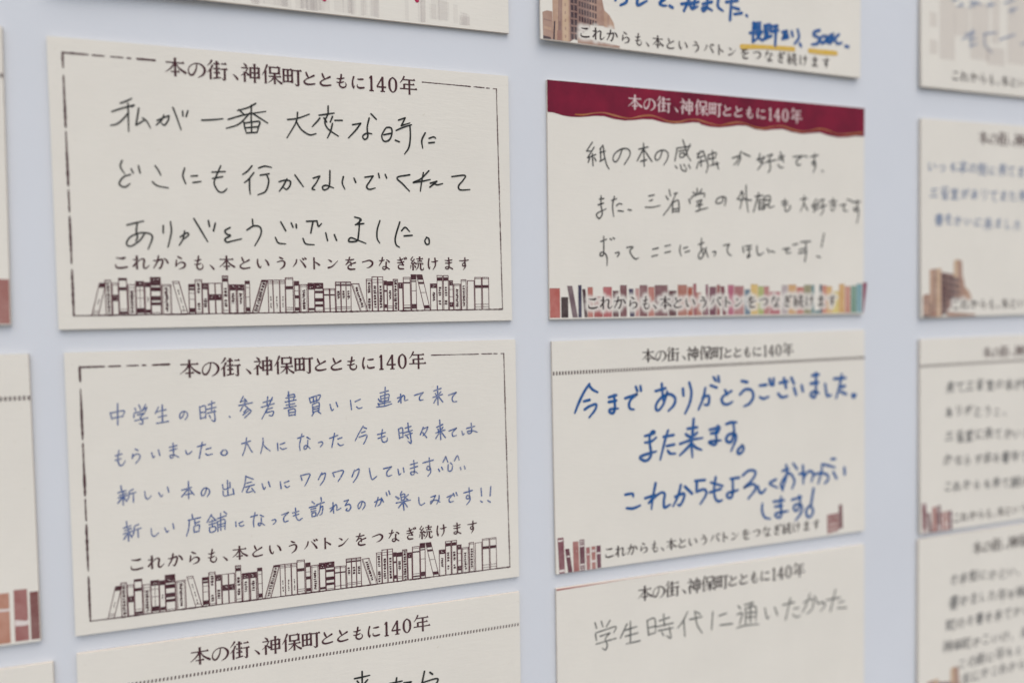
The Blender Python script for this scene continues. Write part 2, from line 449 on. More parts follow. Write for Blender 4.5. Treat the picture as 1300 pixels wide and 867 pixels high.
COLOUR_BOOKS = [[0.02,2.63,47.77,0,".52,.10,.075"],[2.86,4.7,49.86,0,".045,.02,.024"],[5.74,7.13,47.21,-1.36,".17,.10,.12"],[7.2,8.13,47.07,0,".03,.025,.085"],[8.76,9.63,48.01,-0.51,".075,.028,.038"],[9.63,11.04,47.55,0,".52,.15,.11"],[11.23,13.55,49.7,0,".42,.07,.07"],[13.64,15.98,47.51,0,".52,.12,.125"],[16.17,17.79,48.43,0,".14,.045,.055"],[18.1,19.94,47.09,0,".22,.08,.09"],[20.7,21.99,47.97,-0.28,".045,.03,.10"],[22.16,23.27,47.91,0,".55,.27,.24"],[23.34,25.49,47.1,0,".24,.09,.10"],[25.63,27.37,47.53,0,".52,.17,.13"],[27.44,31.08,47.11,0,".24,.10,.11"],[31.29,33.49,48.46,0,".13,.04,.05"],[33.8,36.49,47.06,0,".45,.16,.11"],[36.62,38.04,47.58,0,".46,.10,.05"],[38.25,40.64,48.94,0,".5,.2,.15"],[38.17,39.15,46.77,0,".38,.10,.11"],[40.85,41.68,50.58,0,".2,.05,.06"],[41.76,42.5,47.01,0,".22,.02,.08"],[42.81,44.79,47.53,0,".2,.055,.09"],[44.92,45.98,47.08,0,".36,.11,.10"],[46.6,47.85,47.42,-0.57,".22,.055,.075"],[48.17,50.0,47.09,0,".5,.11,.19"],[50.08,52.97,47.39,0,".44,.17,.17"],[53.19,54.88,48.25,0,".13,.22,.30"],[55.02,57.22,46.94,0,".72,.48,.11"],[57.26,58.97,47.45,0,".40,.45,.10"],[58.97,60.64,47.46,0,".52,.2,.18"],[60.78,64.01,48.86,0,".5,.11,.14"],[64.43,66.41,47.19,0,".5,.42,.42"],[66.55,69.04,47.05,0,".65,.35,.11"],[69.12,71.34,47.72,0,".58,.15,.1"],[71.42,73.8,47.13,0,".31,.29,.15"],[73.8,74.79,47.14,0,".14,.28,.29"],[74.91,76.37,53.84,0,".17,.3,.32"],[76.37,77.31,47.07,0,".08,.14,.19"],[77.31,78.73,47.26,0,".62,.2,.12"],[78.73,80.51,47.51,0,".7,.4,.1"],[80.51,82.74,48.84,0,".74,.58,.12"],[82.74,84.61,46.91,0,".68,.38,.1"],[84.7,86.57,47.52,0,".6,.26,.18"],[86.66,88.57,47.4,0,".17,.33,.24"],[88.57,90.47,46.85,0,".17,.38,.42"],[90.62,92.16,46.56,0,".28,.035,.10"]]
CORNER_BOOKS = [[[[0.46,46.41],[2.01,46.45],[2.21,55.22],[0.78,55.16]],".22,.075,.095",[[0.054,0.11],[0.894,0.96]]],[[[2.33,49.25],[3.41,49.24],[4.13,55.12],[3.01,55.11]],".14,.04,.06",[[0.288,0.355]]],[[[4.33,47.74],[5.78,47.77],[5.92,55.18],[4.45,55.13]],".38,.155,.14",[[0.298,0.357]]],[[[6.07,47.47],[7.35,47.49],[7.43,55.12],[6.11,55.08]],".14,.045,.065",[[0.039,0.069],[0.111,0.134],[0.178,0.231],[0.78,0.833],[0.88,0.903],[0.949,0.972]]],[[[7.73,49.51],[8.72,49.49],[8.77,55.03],[7.85,55.05]],".38,.155,.15",[[0.288,0.345]]],[[[9.15,49.47],[10.17,49.45],[10.2,55.04],[9.18,55.05]],".41,.175,.155",[[0.152,0.254],[0.603,0.698]]],[[[10.43,49.45],[11.55,49.44],[11.6,54.87],[10.58,54.88]],".15,.04,.07",[[0.295,0.377]]]]
BANNER_EDGE = [[-0.19,7.35],[1.49,7.39],[3.86,7.91],[5.91,8.09],[7.97,8.01],[9.71,7.8],[11.81,7.47],[14.27,7.36],[16.75,7.83],[19.61,8.03],[22.15,7.76],[24.71,7.37],[27.28,7.29],[29.88,7.77],[32.88,7.97],[35.54,7.67],[38.22,7.23],[40.14,7.23],[40.66,7.63],[42.99,7.98],[45.74,8.01],[48.51,7.63],[51.31,7.15],[53.72,7.06],[56.57,7.8],[59.45,7.9],[61.93,7.47],[64.85,7.22],[67.38,7.76],[70.79,8.07],[73.37,7.74],[76.4,7.38],[79.03,7.93],[82.13,8.28],[85.7,7.99],[87.95,7.57],[90.67,7.48]]
GOLD_LINE = [[6.94,7.45],[9.02,7.4],[11.81,6.8],[14.28,6.57],[16.4,6.9],[19.26,7.34],[21.43,7.36],[23.98,6.7],[26.55,6.36],[28.77,6.7],[31.38,7.41],[34.4,7.41],[36.69,6.73],[39.37,6.49],[40.66,6.67],[43.38,7.22],[46.13,7.45],[48.51,6.89],[51.31,6.37],[53.73,6.62],[56.57,7.33],[59.03,7.41],[61.93,6.71],[64.85,6.45],[67.38,7.06],[70.79,7.44],[73.37,7.04],[76.4,6.42],[79.03,6.68],[82.12,7.38],[86.14,7.14],[90.21,6.53]]
# handwriting: "width/100mm  u v u v ..." in 1/50 mm, strokes parted by ;
HAND = {
    '1 black': '28 601 580 654 557 703 528;27 527 665 607 630 723 589 700 610;28 669 577 668 703 666 846;28 672 664 611 741 562 782 510 796;28 762 616 748 697 732 782 765 759 811 725;28 792 708 827 736 860 801;28 921 725 974 697 1030 670 1019 719 984 767 959 747;28 983 668 960 719 911 770;28 1067 588 1102 692 1134 802;29 1154 618 1155 667;29 1202 611 1185 669;29 1326 696 1422 686 1525 669;30 1841 495 1770 540 1665 578;30 1679 568 1733 619;29 1573 673 1733 615 1937 569;30 1799 516 1792 685;30 1782 594 1678 710 1553 763;30 1807 596 1881 642 1953 686;30 1722 689 1729 743 1745 801;30 1727 700 1801 684 1874 676 1860 735 1847 787;30 1797 688 1792 791;30 1740 746 1859 728;30 1745 797 1848 785;28 598 1128 582 1187 617 1255;28 668 1258 603 1287 566 1353 613 1381 662 1346;28 675 1204 692 1243;28 740 1171 753 1241;28 888 1164 916 1207 936 1254;28 859 1321 903 1358 1000 1376;29 1155 1174 1136 1252 1160 1331;29 1211 1252 1270 1246;29 1226 1314 1260 1310 1302 1301;29 1490 1138 1442 1248 1423 1318 1460 1393 1506 1399 1541 1365;29 1406 1205 1529 1194;29 1408 1268 1504 1246;30 1788 1124 1742 1181 1694 1216;30 1803 1193 1749 1264 1709 1298;30 1761 1258 1757 1346 1762 1414;30 1852 1144 1911 1123 1978 1133;30 1864 1217 1951 1198;30 1926 1207 1945 1274 1912 1377 1835 1417;30 2147 638 2247 619 2367 568;31 2249 557 2232 657 2137 824;31 2232 648 2280 729 2361 780 2429 765;31 2559 471 2557 554;31 2464 573 2542 557 2620 540;31 2472 601 2438 644 2391 696;31 2624 616 2701 611;31 2551 566 2521 639 2556 712 2657 778;31 2599 649 2578 730 2543 804;31 2513 598 2540 638;31 2601 577 2577 636;32 2806 650 2893 629 2838 705 2760 791;32 3003 523 3058 577;32 2983 568 2959 669 2963 765 2931 797 2909 764 2952 731 3006 733;32 3147 677 3112 747 3134 803 3187 791 3219 731 3217 663 3167 657 3142 687;32 3134 736 3220 715;33 3296 571 3369 541 3341 598 3324 628 3420 593;33 3268 682 3343 646 3437 611;33 3257 787 3300 802;33 3419 622 3421 739 3402 857 3353 930;33 3586 690 3546 771 3554 857;33 3625 747 3678 728 3702 743;33 3624 796 3685 787;30 2045 1276 2103 1259 2157 1266 2152 1313 2118 1352 2087 1331;30 2125 1243 2087 1316 2046 1373;31 2204 1199 2248 1263 2286 1318;31 2388 1226 2455 1202 2416 1275 2374 1335 2401 1346;31 2560 1141 2555 1261 2540 1322 2493 1344 2481 1311 2522 1296 2593 1320;32 2697 1198 2684 1265 2709 1329;32 2807 1209 2825 1254;32 2922 1195 3009 1180 2974 1235 2938 1294 2967 1322 3029 1305;32 3067 1149 3076 1195;32 3139 1157 3154 1195;33 3405 1150 3266 1185 3330 1255 3399 1327;33 3617 1098 3531 1185 3442 1231 3530 1216 3632 1192;33 3556 1121 3534 1224 3518 1323;33 3631 1232 3704 1209;33 3704 1209 3626 1274;33 3626 1274 3675 1240 3708 1247 3769 1231;34 3874 1151 4024 1131 4002 1186 3950 1248 3968 1292 4079 1286;28 619 1747 697 1724 770 1705;28 713 1717 700 1803 708 1865 691 1901;28 774 1823 731 1891 649 1951 610 1928 644 1863 734 1821 819 1828 840 1872 798 1981;28 942 1746 940 1817;29 1009 1707 1013 1807 978 1958;29 1092 1856 1155 1814 1168 1837 1116 1881;29 1135 1796 1116 1877 1081 1937;29 1223 1670 1279 1775 1344 1899;29 1357 1689 1366 1746;29 1421 1713 1402 1791;30 1560 1754 1511 1784 1524 1820 1561 1834 1509 1868 1522 1901 1574 1889 1665 1866;30 1775 1665 1779 1724;30 1719 1776 1787 1733 1849 1746 1852 1820 1790 1936;30 2051 1686 2098 1777;30 1993 1846 2022 1902 2094 1912;31 2154 1694 2171 1738;31 2203 1708 2205 1745;31 2309 1675 2416 1669;31 2374 1674 2348 1796;31 2416 1681 2428 1726 2460 1695;31 2268 1853 2294 1908 2380 1918;31 2500 1791 2517 1873;31 2588 1809 2610 1868;32 2804 1619 2872 1644 2810 1703;32 2810 1699 2898 1686;32 2857 1650 2839 1814 2819 1873 2737 1878 2757 1839 2829 1863 2916 1897;32 3071 1651 3039 1753 3037 1841 3063 1891;33 3285 1662 3233 1828 3240 1906 3275 1933;33 3302 1756 3343 1718 3390 1763;33 3329 1811 3417 1803;33 3577 1823 3556 1863 3576 1900 3604 1888 3601 1838 3573 1819',
    '2 blue': '23 375 594 388 660;23 378 599 495 583 482 636;23 386 651 485 636;23 443 508 437 717;23 592 561 602 589;23 630 531 645 579;23 690 531 664 584;23 585 611 581 654;23 585 611 647 597 701 560 683 606;23 614 631 676 617 637 654;23 637 654 660 701 651 723 627 717;23 588 687 705 665;23 804 564 774 626;23 791 609 872 592;23 839 543 836 721;23 800 664 875 650;23 782 725 893 710;24 1039 620 1024 668 999 687 997 648 1029 619 1062 634 1066 671 1043 704;24 1182 580 1187 706;24 1187 586 1235 579 1235 701;24 1189 641 1233 638;24 1189 700 1235 690;24 1264 566 1325 547;24 1296 531 1293 629;24 1243 613 1336 594;24 1253 651 1331 637;24 1318 621 1321 733 1290 722;24 1270 674 1281 701;24 1457 694 1467 704;24 1599 497 1568 555 1626 536;24 1609 522 1633 555;24 1554 590 1685 567;24 1615 554 1565 649;24 1610 591 1670 651;24 1636 626 1599 662;24 1648 646 1590 689;24 1665 664 1607 717;25 1788 573 1878 549;25 1836 515 1827 598;25 1769 621 1899 588;25 1882 525 1831 632 1772 742;25 1822 645 1879 631;25 1831 641 1817 678 1887 667 1874 714 1843 708;25 2014 537 2109 529;25 2033 514 2101 504 2092 555;25 2007 579 2117 562;25 2043 472 2049 635;25 2017 612 2102 599;25 1995 645 2116 625;25 2038 663 2042 726;25 2041 663 2102 657 2104 724;25 2042 692 2101 689;25 2042 722 2104 716;23 438 970 426 1053 440 1115 469 1110 491 1076;23 405 1019 463 1006;23 403 1064 455 1050;23 583 966 608 982;23 560 1013 554 1056;23 551 1045 593 1015 623 1032 615 1068 581 1109;23 728 1013 741 1063 756 1046;23 790 990 801 1046;23 891 972 960 957;23 893 1006 959 988;23 924 931 925 1056 902 1081 895 1053 937 1053 973 1078;24 1038 1013 1049 1050 1071 1048 1097 1024;24 1149 984 1225 967;24 1195 943 1162 1103;24 1230 1016 1275 1004;24 1223 1060 1243 1076 1287 1068;24 1388 1035 1366 1067 1395 1092 1428 1072 1415 1037 1388 1039;24 1388 1039 1369 1071 1400 1092 1425 1068;24 1569 985 1656 961;24 1618 926 1601 1032 1574 1105;24 1617 977 1650 1045 1670 1079;25 1777 941 1776 998 1750 1100;25 1775 1007 1810 1048 1845 1079;25 1919 1004 1921 1079;25 1946 1019 1992 1004;25 1945 1054 1968 1071 2008 1062;24 1599 1319 1586 1408 1558 1481;24 1597 1324 1671 1359;25 1604 1395 1651 1386;25 1591 1435 1678 1417;25 1630 1435 1601 1489 1667 1482;25 1652 1452 1683 1497;25 1755 1414 1771 1474 1788 1453;25 1818 1399 1833 1453;25 1935 1409 1942 1482;25 1977 1424 2021 1409;25 1979 1455 2001 1476 2028 1463;25 2251 550 2263 602;25 2255 550 2362 523 2347 574;25 2263 599 2347 574;25 2292 542 2295 595;25 2324 534 2325 587;25 2281 619 2284 700;25 2281 619 2347 603 2348 684;25 2284 652 2346 638;25 2285 673 2345 663;25 2284 702 2348 683;25 2297 701 2274 738;25 2326 689 2364 720;26 2462 629 2479 694 2499 680;26 2525 609 2541 657;26 2676 598 2685 698;26 2725 614 2780 591;26 2739 670 2762 689 2797 681;26 2993 535 3082 514;26 3050 475 3039 665;26 2998 569 3003 633;26 3002 570 3087 554 3082 617;26 3001 599 3083 588;26 3001 631 3082 619;26 2973 657 3105 635;26 2974 598 2989 628;26 2969 647 2984 682;26 2952 684 3035 680 3119 657;27 3216 557 3218 655;27 3181 599 3228 587 3186 643;27 3194 639 3240 576 3260 589 3259 629 3295 623;27 3368 579 3466 553 3427 598 3428 636 3465 632;27 3587 541 3668 517;27 3601 570 3615 591;27 3667 553 3646 577;27 3575 613 3683 585;27 3629 491 3631 698;27 3625 606 3584 675;27 3637 603 3686 670;28 3751 598 3842 570 3797 621 3802 670 3848 673;25 2120 967 2185 948;25 2166 924 2140 1034 2144 1099;25 2216 962 2247 983;25 2225 993 2215 1068 2189 1087 2186 1060 2214 1049 2246 1084;26 2332 1028 2364 1021 2376 1041 2349 1076;26 2449 990 2533 964;26 2501 939 2469 1089;26 2534 1003 2576 991;26 2533 1052 2557 1075 2593 1066;26 2805 880 2755 960 2715 1036;26 2805 894 2838 910;26 2784 952 2825 941;26 2758 999 2840 981 2827 1034 2803 1077;27 3009 933 2997 1026 3016 1071 3056 1060 3060 1026;26 2955 985 3042 967;26 2960 1027 3035 1007;27 3184 939 3195 1044;27 3188 939 3228 932 3231 1036;27 3191 985 3231 980;27 3195 1036 3232 1028;27 3258 934 3323 918;27 3289 881 3297 980;27 3243 985 3336 963;27 3256 1014 3335 995;27 3311 987 3321 1103 3285 1080;27 3276 1025 3291 1050;27 3460 937 3424 1019;27 3454 956 3511 938 3490 989 3454 1031;27 3453 997 3496 1055;27 3610 948 3680 920;27 3624 968 3633 993;28 3680 951 3665 974;27 3598 1011 3704 983;28 3646 869 3654 1086;28 3643 1004 3597 1072;28 3654 996 3708 1069;28 3749 998 3836 971 3789 1019 3794 1059 3834 1053;28 3898 1010 3908 1052 3925 1039;28 3953 983 4047 964;28 4008 927 4010 1024 3978 1043 3963 1017 4031 1015 4078 1035;25 2141 1361 2154 1415;25 2144 1362 2234 1354 2213 1416 2180 1477;26 2359 1351 2321 1420;26 2354 1370 2396 1360 2377 1430 2338 1483;26 2470 1360 2486 1405;26 2473 1360 2580 1344 2562 1401 2524 1459;26 2701 1350 2672 1421;26 2697 1365 2750 1344 2728 1421 2684 1483;26 2858 1345 2870 1424 2889 1469 2938 1436;27 3011 1362 3099 1347 3048 1399 3053 1447 3100 1439;27 3168 1379 3180 1442 3201 1428;27 3228 1370 3235 1419;27 3305 1342 3384 1326;27 3304 1384 3384 1366;27 3344 1298 3350 1434 3317 1454 3311 1425 3358 1425 3386 1444;27 3447 1333 3565 1310;27 3518 1282 3522 1408 3491 1408 3498 1376 3526 1388 3531 1444 3499 1486;28 3620 1416 3634 1442;28 3656 1399 3670 1425;28 3674 1343 3706 1284 3730 1349;28 3733 1374 3732 1442 3770 1443 3783 1389;28 3757 1356 3775 1374;28 3805 1339 3840 1282 3860 1333;28 3871 1416 3879 1442;28 3918 1406 3928 1440;23 416 1386 487 1368;23 445 1317 447 1364;23 429 1413 494 1394;23 414 1437 501 1416;23 460 1371 458 1510;23 458 1430 412 1487;23 465 1434 491 1478;23 552 1361 516 1381;23 516 1381 509 1438 488 1476;23 515 1408 575 1394;23 552 1403 549 1491;23 653 1394 659 1453 680 1471 712 1440;23 779 1417 799 1459 816 1440;23 860 1369 871 1421;24 989 1412 1080 1391;24 1054 1329 1051 1503;24 1048 1406 987 1478;24 1060 1407 1103 1469;24 1024 1462 1084 1452;24 1221 1413 1202 1471 1176 1485 1172 1446 1204 1408 1241 1424 1247 1462 1223 1501;24 1373 1389 1384 1439 1445 1424;24 1443 1373 1445 1428;24 1421 1352 1422 1501;24 1375 1455 1387 1507 1478 1493;24 1471 1441 1480 1499;23 452 1740 519 1720;23 481 1677 483 1720;23 459 1767 522 1748;23 450 1798 530 1776;23 492 1727 494 1872;23 490 1790 453 1849;23 502 1791 524 1839;23 588 1715 552 1733 542 1796 525 1830;23 551 1769 608 1754;23 579 1758 581 1845;23 698 1767 704 1832 728 1849 765 1818;23 822 1777 840 1821 857 1806;24 898 1741 906 1793;24 1077 1665 1082 1710;24 1041 1722 1155 1705;24 1050 1722 1042 1804 1019 1880;24 1100 1727 1103 1787;24 1104 1759 1146 1745;24 1090 1791 1091 1851;24 1090 1791 1141 1781 1136 1844;24 1091 1849 1136 1844;24 1259 1684 1215 1761;24 1255 1696 1300 1751;24 1236 1762 1297 1747;24 1262 1744 1264 1813;24 1235 1788 1299 1776;24 1236 1816 1241 1865 1290 1855 1288 1812 1239 1818;24 1314 1734 1397 1711;24 1345 1683 1343 1859;24 1313 1762 1315 1866;24 1317 1763 1383 1751 1382 1854;24 1321 1799 1382 1788;24 1320 1823 1383 1815;24 1377 1667 1402 1693;24 1487 1784 1489 1834;24 1518 1803 1557 1788;24 1521 1820 1538 1837 1568 1827;25 1635 1749 1701 1736;25 1678 1707 1660 1795 1662 1856;25 1728 1739 1759 1759;25 1736 1765 1734 1831 1712 1850 1707 1823 1738 1826 1769 1850;25 1842 1805 1875 1802 1878 1827 1852 1848;25 1940 1759 2008 1739 1961 1788 1965 1835 2005 1827;25 2080 1700 2083 1791 2109 1834 2147 1815;25 2049 1751 2112 1736;25 2056 1782 2111 1769;26 2250 1650 2275 1674;26 2220 1710 2303 1697;26 2236 1731 2287 1722;26 2239 1756 2286 1748;26 2245 1775 2246 1810;26 2245 1775 2282 1767 2281 1804 2246 1810;26 2342 1613 2347 1656;26 2295 1688 2375 1668;26 2337 1671 2328 1748 2296 1807;26 2332 1721 2359 1712 2349 1783 2328 1799;26 2465 1679 2470 1795;26 2433 1741 2474 1723 2434 1778;26 2444 1769 2491 1705 2506 1726 2505 1766 2547 1748;26 2583 1677 2628 1667 2592 1725 2636 1715 2651 1751 2629 1784 2600 1775 2612 1757;26 2772 1705 2751 1760 2731 1770 2730 1729 2766 1696 2801 1716 2800 1751 2774 1787;27 2908 1718 2974 1692 2967 1742 2939 1763;27 2945 1670 2932 1718 2911 1770;27 2980 1679 3002 1727;27 3033 1626 3044 1661;27 3063 1609 3074 1648;27 3137 1680 3174 1704;27 3204 1630 3187 1664;27 3191 1663 3200 1728;27 3191 1669 3235 1661 3234 1717 3200 1726;27 3195 1695 3235 1689;27 3147 1689 3166 1711;27 3276 1671 3247 1696;27 3254 1713 3276 1734;27 3141 1751 3298 1734;27 3214 1726 3225 1838;27 3213 1752 3164 1806;27 3229 1753 3262 1805;27 3392 1712 3395 1773 3415 1802 3458 1782;28 3527 1723 3581 1710 3551 1768 3526 1798 3528 1770 3586 1761 3631 1788;28 3622 1714 3617 1764 3592 1807;28 3713 1741 3779 1718 3738 1761 3742 1799 3788 1793;28 3785 1706 3797 1736;28 3817 1699 3829 1731;28 3908 1711 4006 1691;28 3968 1659 3970 1771 3936 1776 3943 1744 3975 1757 3974 1805 3937 1847;28 4109 1676 4114 1764;28 4100 1821 4121 1836;29 4225 1667 4215 1773;29 4186 1825 4216 1845',
    '3 pencil': '30 561 680 485 787 555 783;30 583 737 498 865;30 505 865 604 820;30 560 815 567 954;30 524 872 505 916;30 586 861 605 895;30 696 708 657 757;30 666 745 668 892;30 657 797 727 774;30 656 899 720 862;30 701 719 713 822 744 933 774 983;31 951 738 905 845 860 895 826 865 852 796 942 738 1032 738 1050 805 973 922;31 1169 729 1292 695;31 1233 654 1241 929;31 1229 726 1146 868;31 1242 733 1346 866;31 1192 872 1273 850;32 1487 733 1454 817 1408 847 1386 812 1418 753 1492 721 1561 745 1559 820 1506 900;32 1684 689 1875 654;32 1692 697 1661 843;32 1718 724 1798 705;32 1728 753 1733 796 1788 783 1787 742 1728 753;32 1772 582 1795 642 1836 764 1884 832;32 1875 629 1810 769;32 1666 905 1691 930;32 1737 885 1755 942 1813 960 1817 911;32 1784 880 1799 902;32 1851 880 1874 922;32 1973 744 2060 702;33 2016 705 1977 790;32 1986 790 2068 760;33 2060 706 2126 867 2098 972;33 1986 860 1963 919;33 2025 804 2029 891;33 1990 843 2083 818;33 2129 749 2139 802;33 2129 749 2241 714 2231 777;33 2133 799 2231 777;33 2188 692 2203 866;33 2158 877 2280 842;33 2246 824 2278 913;33 2481 768 2589 734 2597 776 2553 858;34 2609 678 2555 795 2501 852;34 2636 697 2743 734;34 2890 689 2878 779 2956 813;34 2845 767 2966 740;34 2944 720 2911 829 2855 895;34 2993 716 3080 687 3024 754;34 3035 754 3047 874 3010 923;34 2979 794 3135 757;35 3176 715 3260 699;35 3172 750 3248 734;35 3201 655 3248 774;35 3166 817 3202 851 3248 847;35 3398 704 3545 684 3455 750 3466 806 3519 796;35 3573 683 3620 693;35 3676 690 3793 662;35 3734 644 3735 772 3709 791 3702 755 3746 753 3748 824 3714 891;36 3855 863 3877 871;30 646 1342 702 1331;30 628 1409 699 1385;30 667 1300 666 1418 681 1508 643 1568 607 1536 623 1503 732 1452;30 802 1352 869 1328;30 841 1301 816 1414 829 1540;30 866 1412 902 1385 941 1392;30 887 1470 959 1475;30 1021 1453 1064 1459;31 1301 1281 1374 1265;31 1308 1340 1351 1325;31 1252 1417 1355 1413 1455 1390;31 1581 1196 1596 1266;31 1535 1273 1564 1314;31 1649 1239 1693 1230;31 1675 1234 1595 1390 1495 1508;31 1626 1349 1625 1471;31 1633 1346 1702 1320 1716 1399 1713 1463;31 1643 1428 1704 1418;31 1643 1457 1712 1453;32 1971 1167 1971 1230;32 1913 1214 1958 1239;32 2036 1172 2002 1224;32 1855 1299 1871 1350;32 1885 1296 1916 1259 2067 1220 2071 1270;32 1962 1327 2036 1302 2018 1344 1972 1351;32 1959 1381 2043 1360;32 2006 1339 2001 1439;32 1951 1448 2024 1423 2121 1399;33 2344 1253 2335 1314 2283 1338 2242 1332 2256 1286 2318 1254 2376 1260 2383 1305 2365 1366;33 2624 1172 2585 1237 2545 1280;33 2603 1183 2639 1205 2620 1297 2590 1400;33 2563 1268 2606 1291;33 2684 1094 2684 1249 2714 1436;33 2635 1269 2760 1285;34 2865 1186 2874 1242;34 2816 1232 2933 1217;34 2856 1235 2792 1432;34 2874 1273 2874 1399;34 2874 1281 2961 1263;34 2874 1319 2951 1309;34 2874 1358 2951 1348;34 2874 1396 2970 1378;34 2957 1232 3043 1221 3031 1314 2957 1332 2957 1240;34 2961 1278 3034 1271;34 2975 1331 2935 1397;34 3021 1322 3031 1368 3108 1347;34 3273 1249 3273 1384 3301 1408 3352 1366 3348 1324;34 3222 1288 3314 1282;34 3226 1327 3310 1318;35 3515 1247 3618 1233;35 3576 1199 3566 1297 3515 1404;35 3566 1289 3628 1383;35 3768 1232 3707 1334 3792 1372;35 3697 1328 3811 1297;35 3807 1255 3726 1406;35 3817 1251 3889 1231 3856 1288;35 3866 1288 3878 1382 3833 1444;35 3804 1348 3928 1309;36 3979 1263 4095 1248;36 3989 1311 4086 1296;36 4032 1215 4066 1348;36 3999 1355 4043 1379;36 4147 1306 4245 1283 4211 1325 4221 1374 4275 1374;36 4266 1219 4365 1247;36 4367 1259 4486 1243;36 4431 1226 4442 1350 4392 1371 4381 1336 4452 1342 4455 1430 4429 1533;30 654 1840 731 1811;31 697 1776 696 1932 690 1997 652 2007 653 1973 699 1968 736 2021 737 2121;31 779 1805 800 1815;31 820 1793 838 1804;31 847 1973 894 1962 894 1987 872 2018;31 998 1904 1060 1895 1082 1901 1041 1944 1068 2001 1114 2040 1158 2027;32 1347 1922 1424 1905;32 1335 2010 1373 1998 1418 1989;32 1516 1882 1593 1866;32 1515 1960 1593 1944;32 1732 1866 1722 1936 1743 1998;32 1776 1905 1832 1886;32 1799 1952 1860 1933;33 1988 1855 2064 1829;33 2031 1777 2025 1899 2054 1969;33 2100 1889 2050 2000 2001 2029 1990 1975 2051 1907 2090 1928 2125 2011;33 2190 1941 2236 1943 2212 2001;33 2349 1860 2437 1843 2403 1902 2419 1962 2467 1987;34 2631 1872 2645 1945;34 2671 1867 2761 1856;34 2681 1911 2761 1896;34 2722 1860 2728 1984 2706 2014 2706 1979 2751 1986;34 2845 1858 2849 1940 2880 1976 2946 1944;34 3003 1892 3028 1941;35 3053 1920 3113 1938;35 3241 1893 3345 1881 3288 1917 3309 1945 3367 1935;35 3398 1838 3471 1824;35 3523 1799 3674 1787;35 3598 1785 3609 1931;35 3497 1900 3592 1885;35 3487 1945 3592 1927;36 3609 1931 3584 2052;36 3892 1682 3849 1860;36 3779 1982 3832 1993',
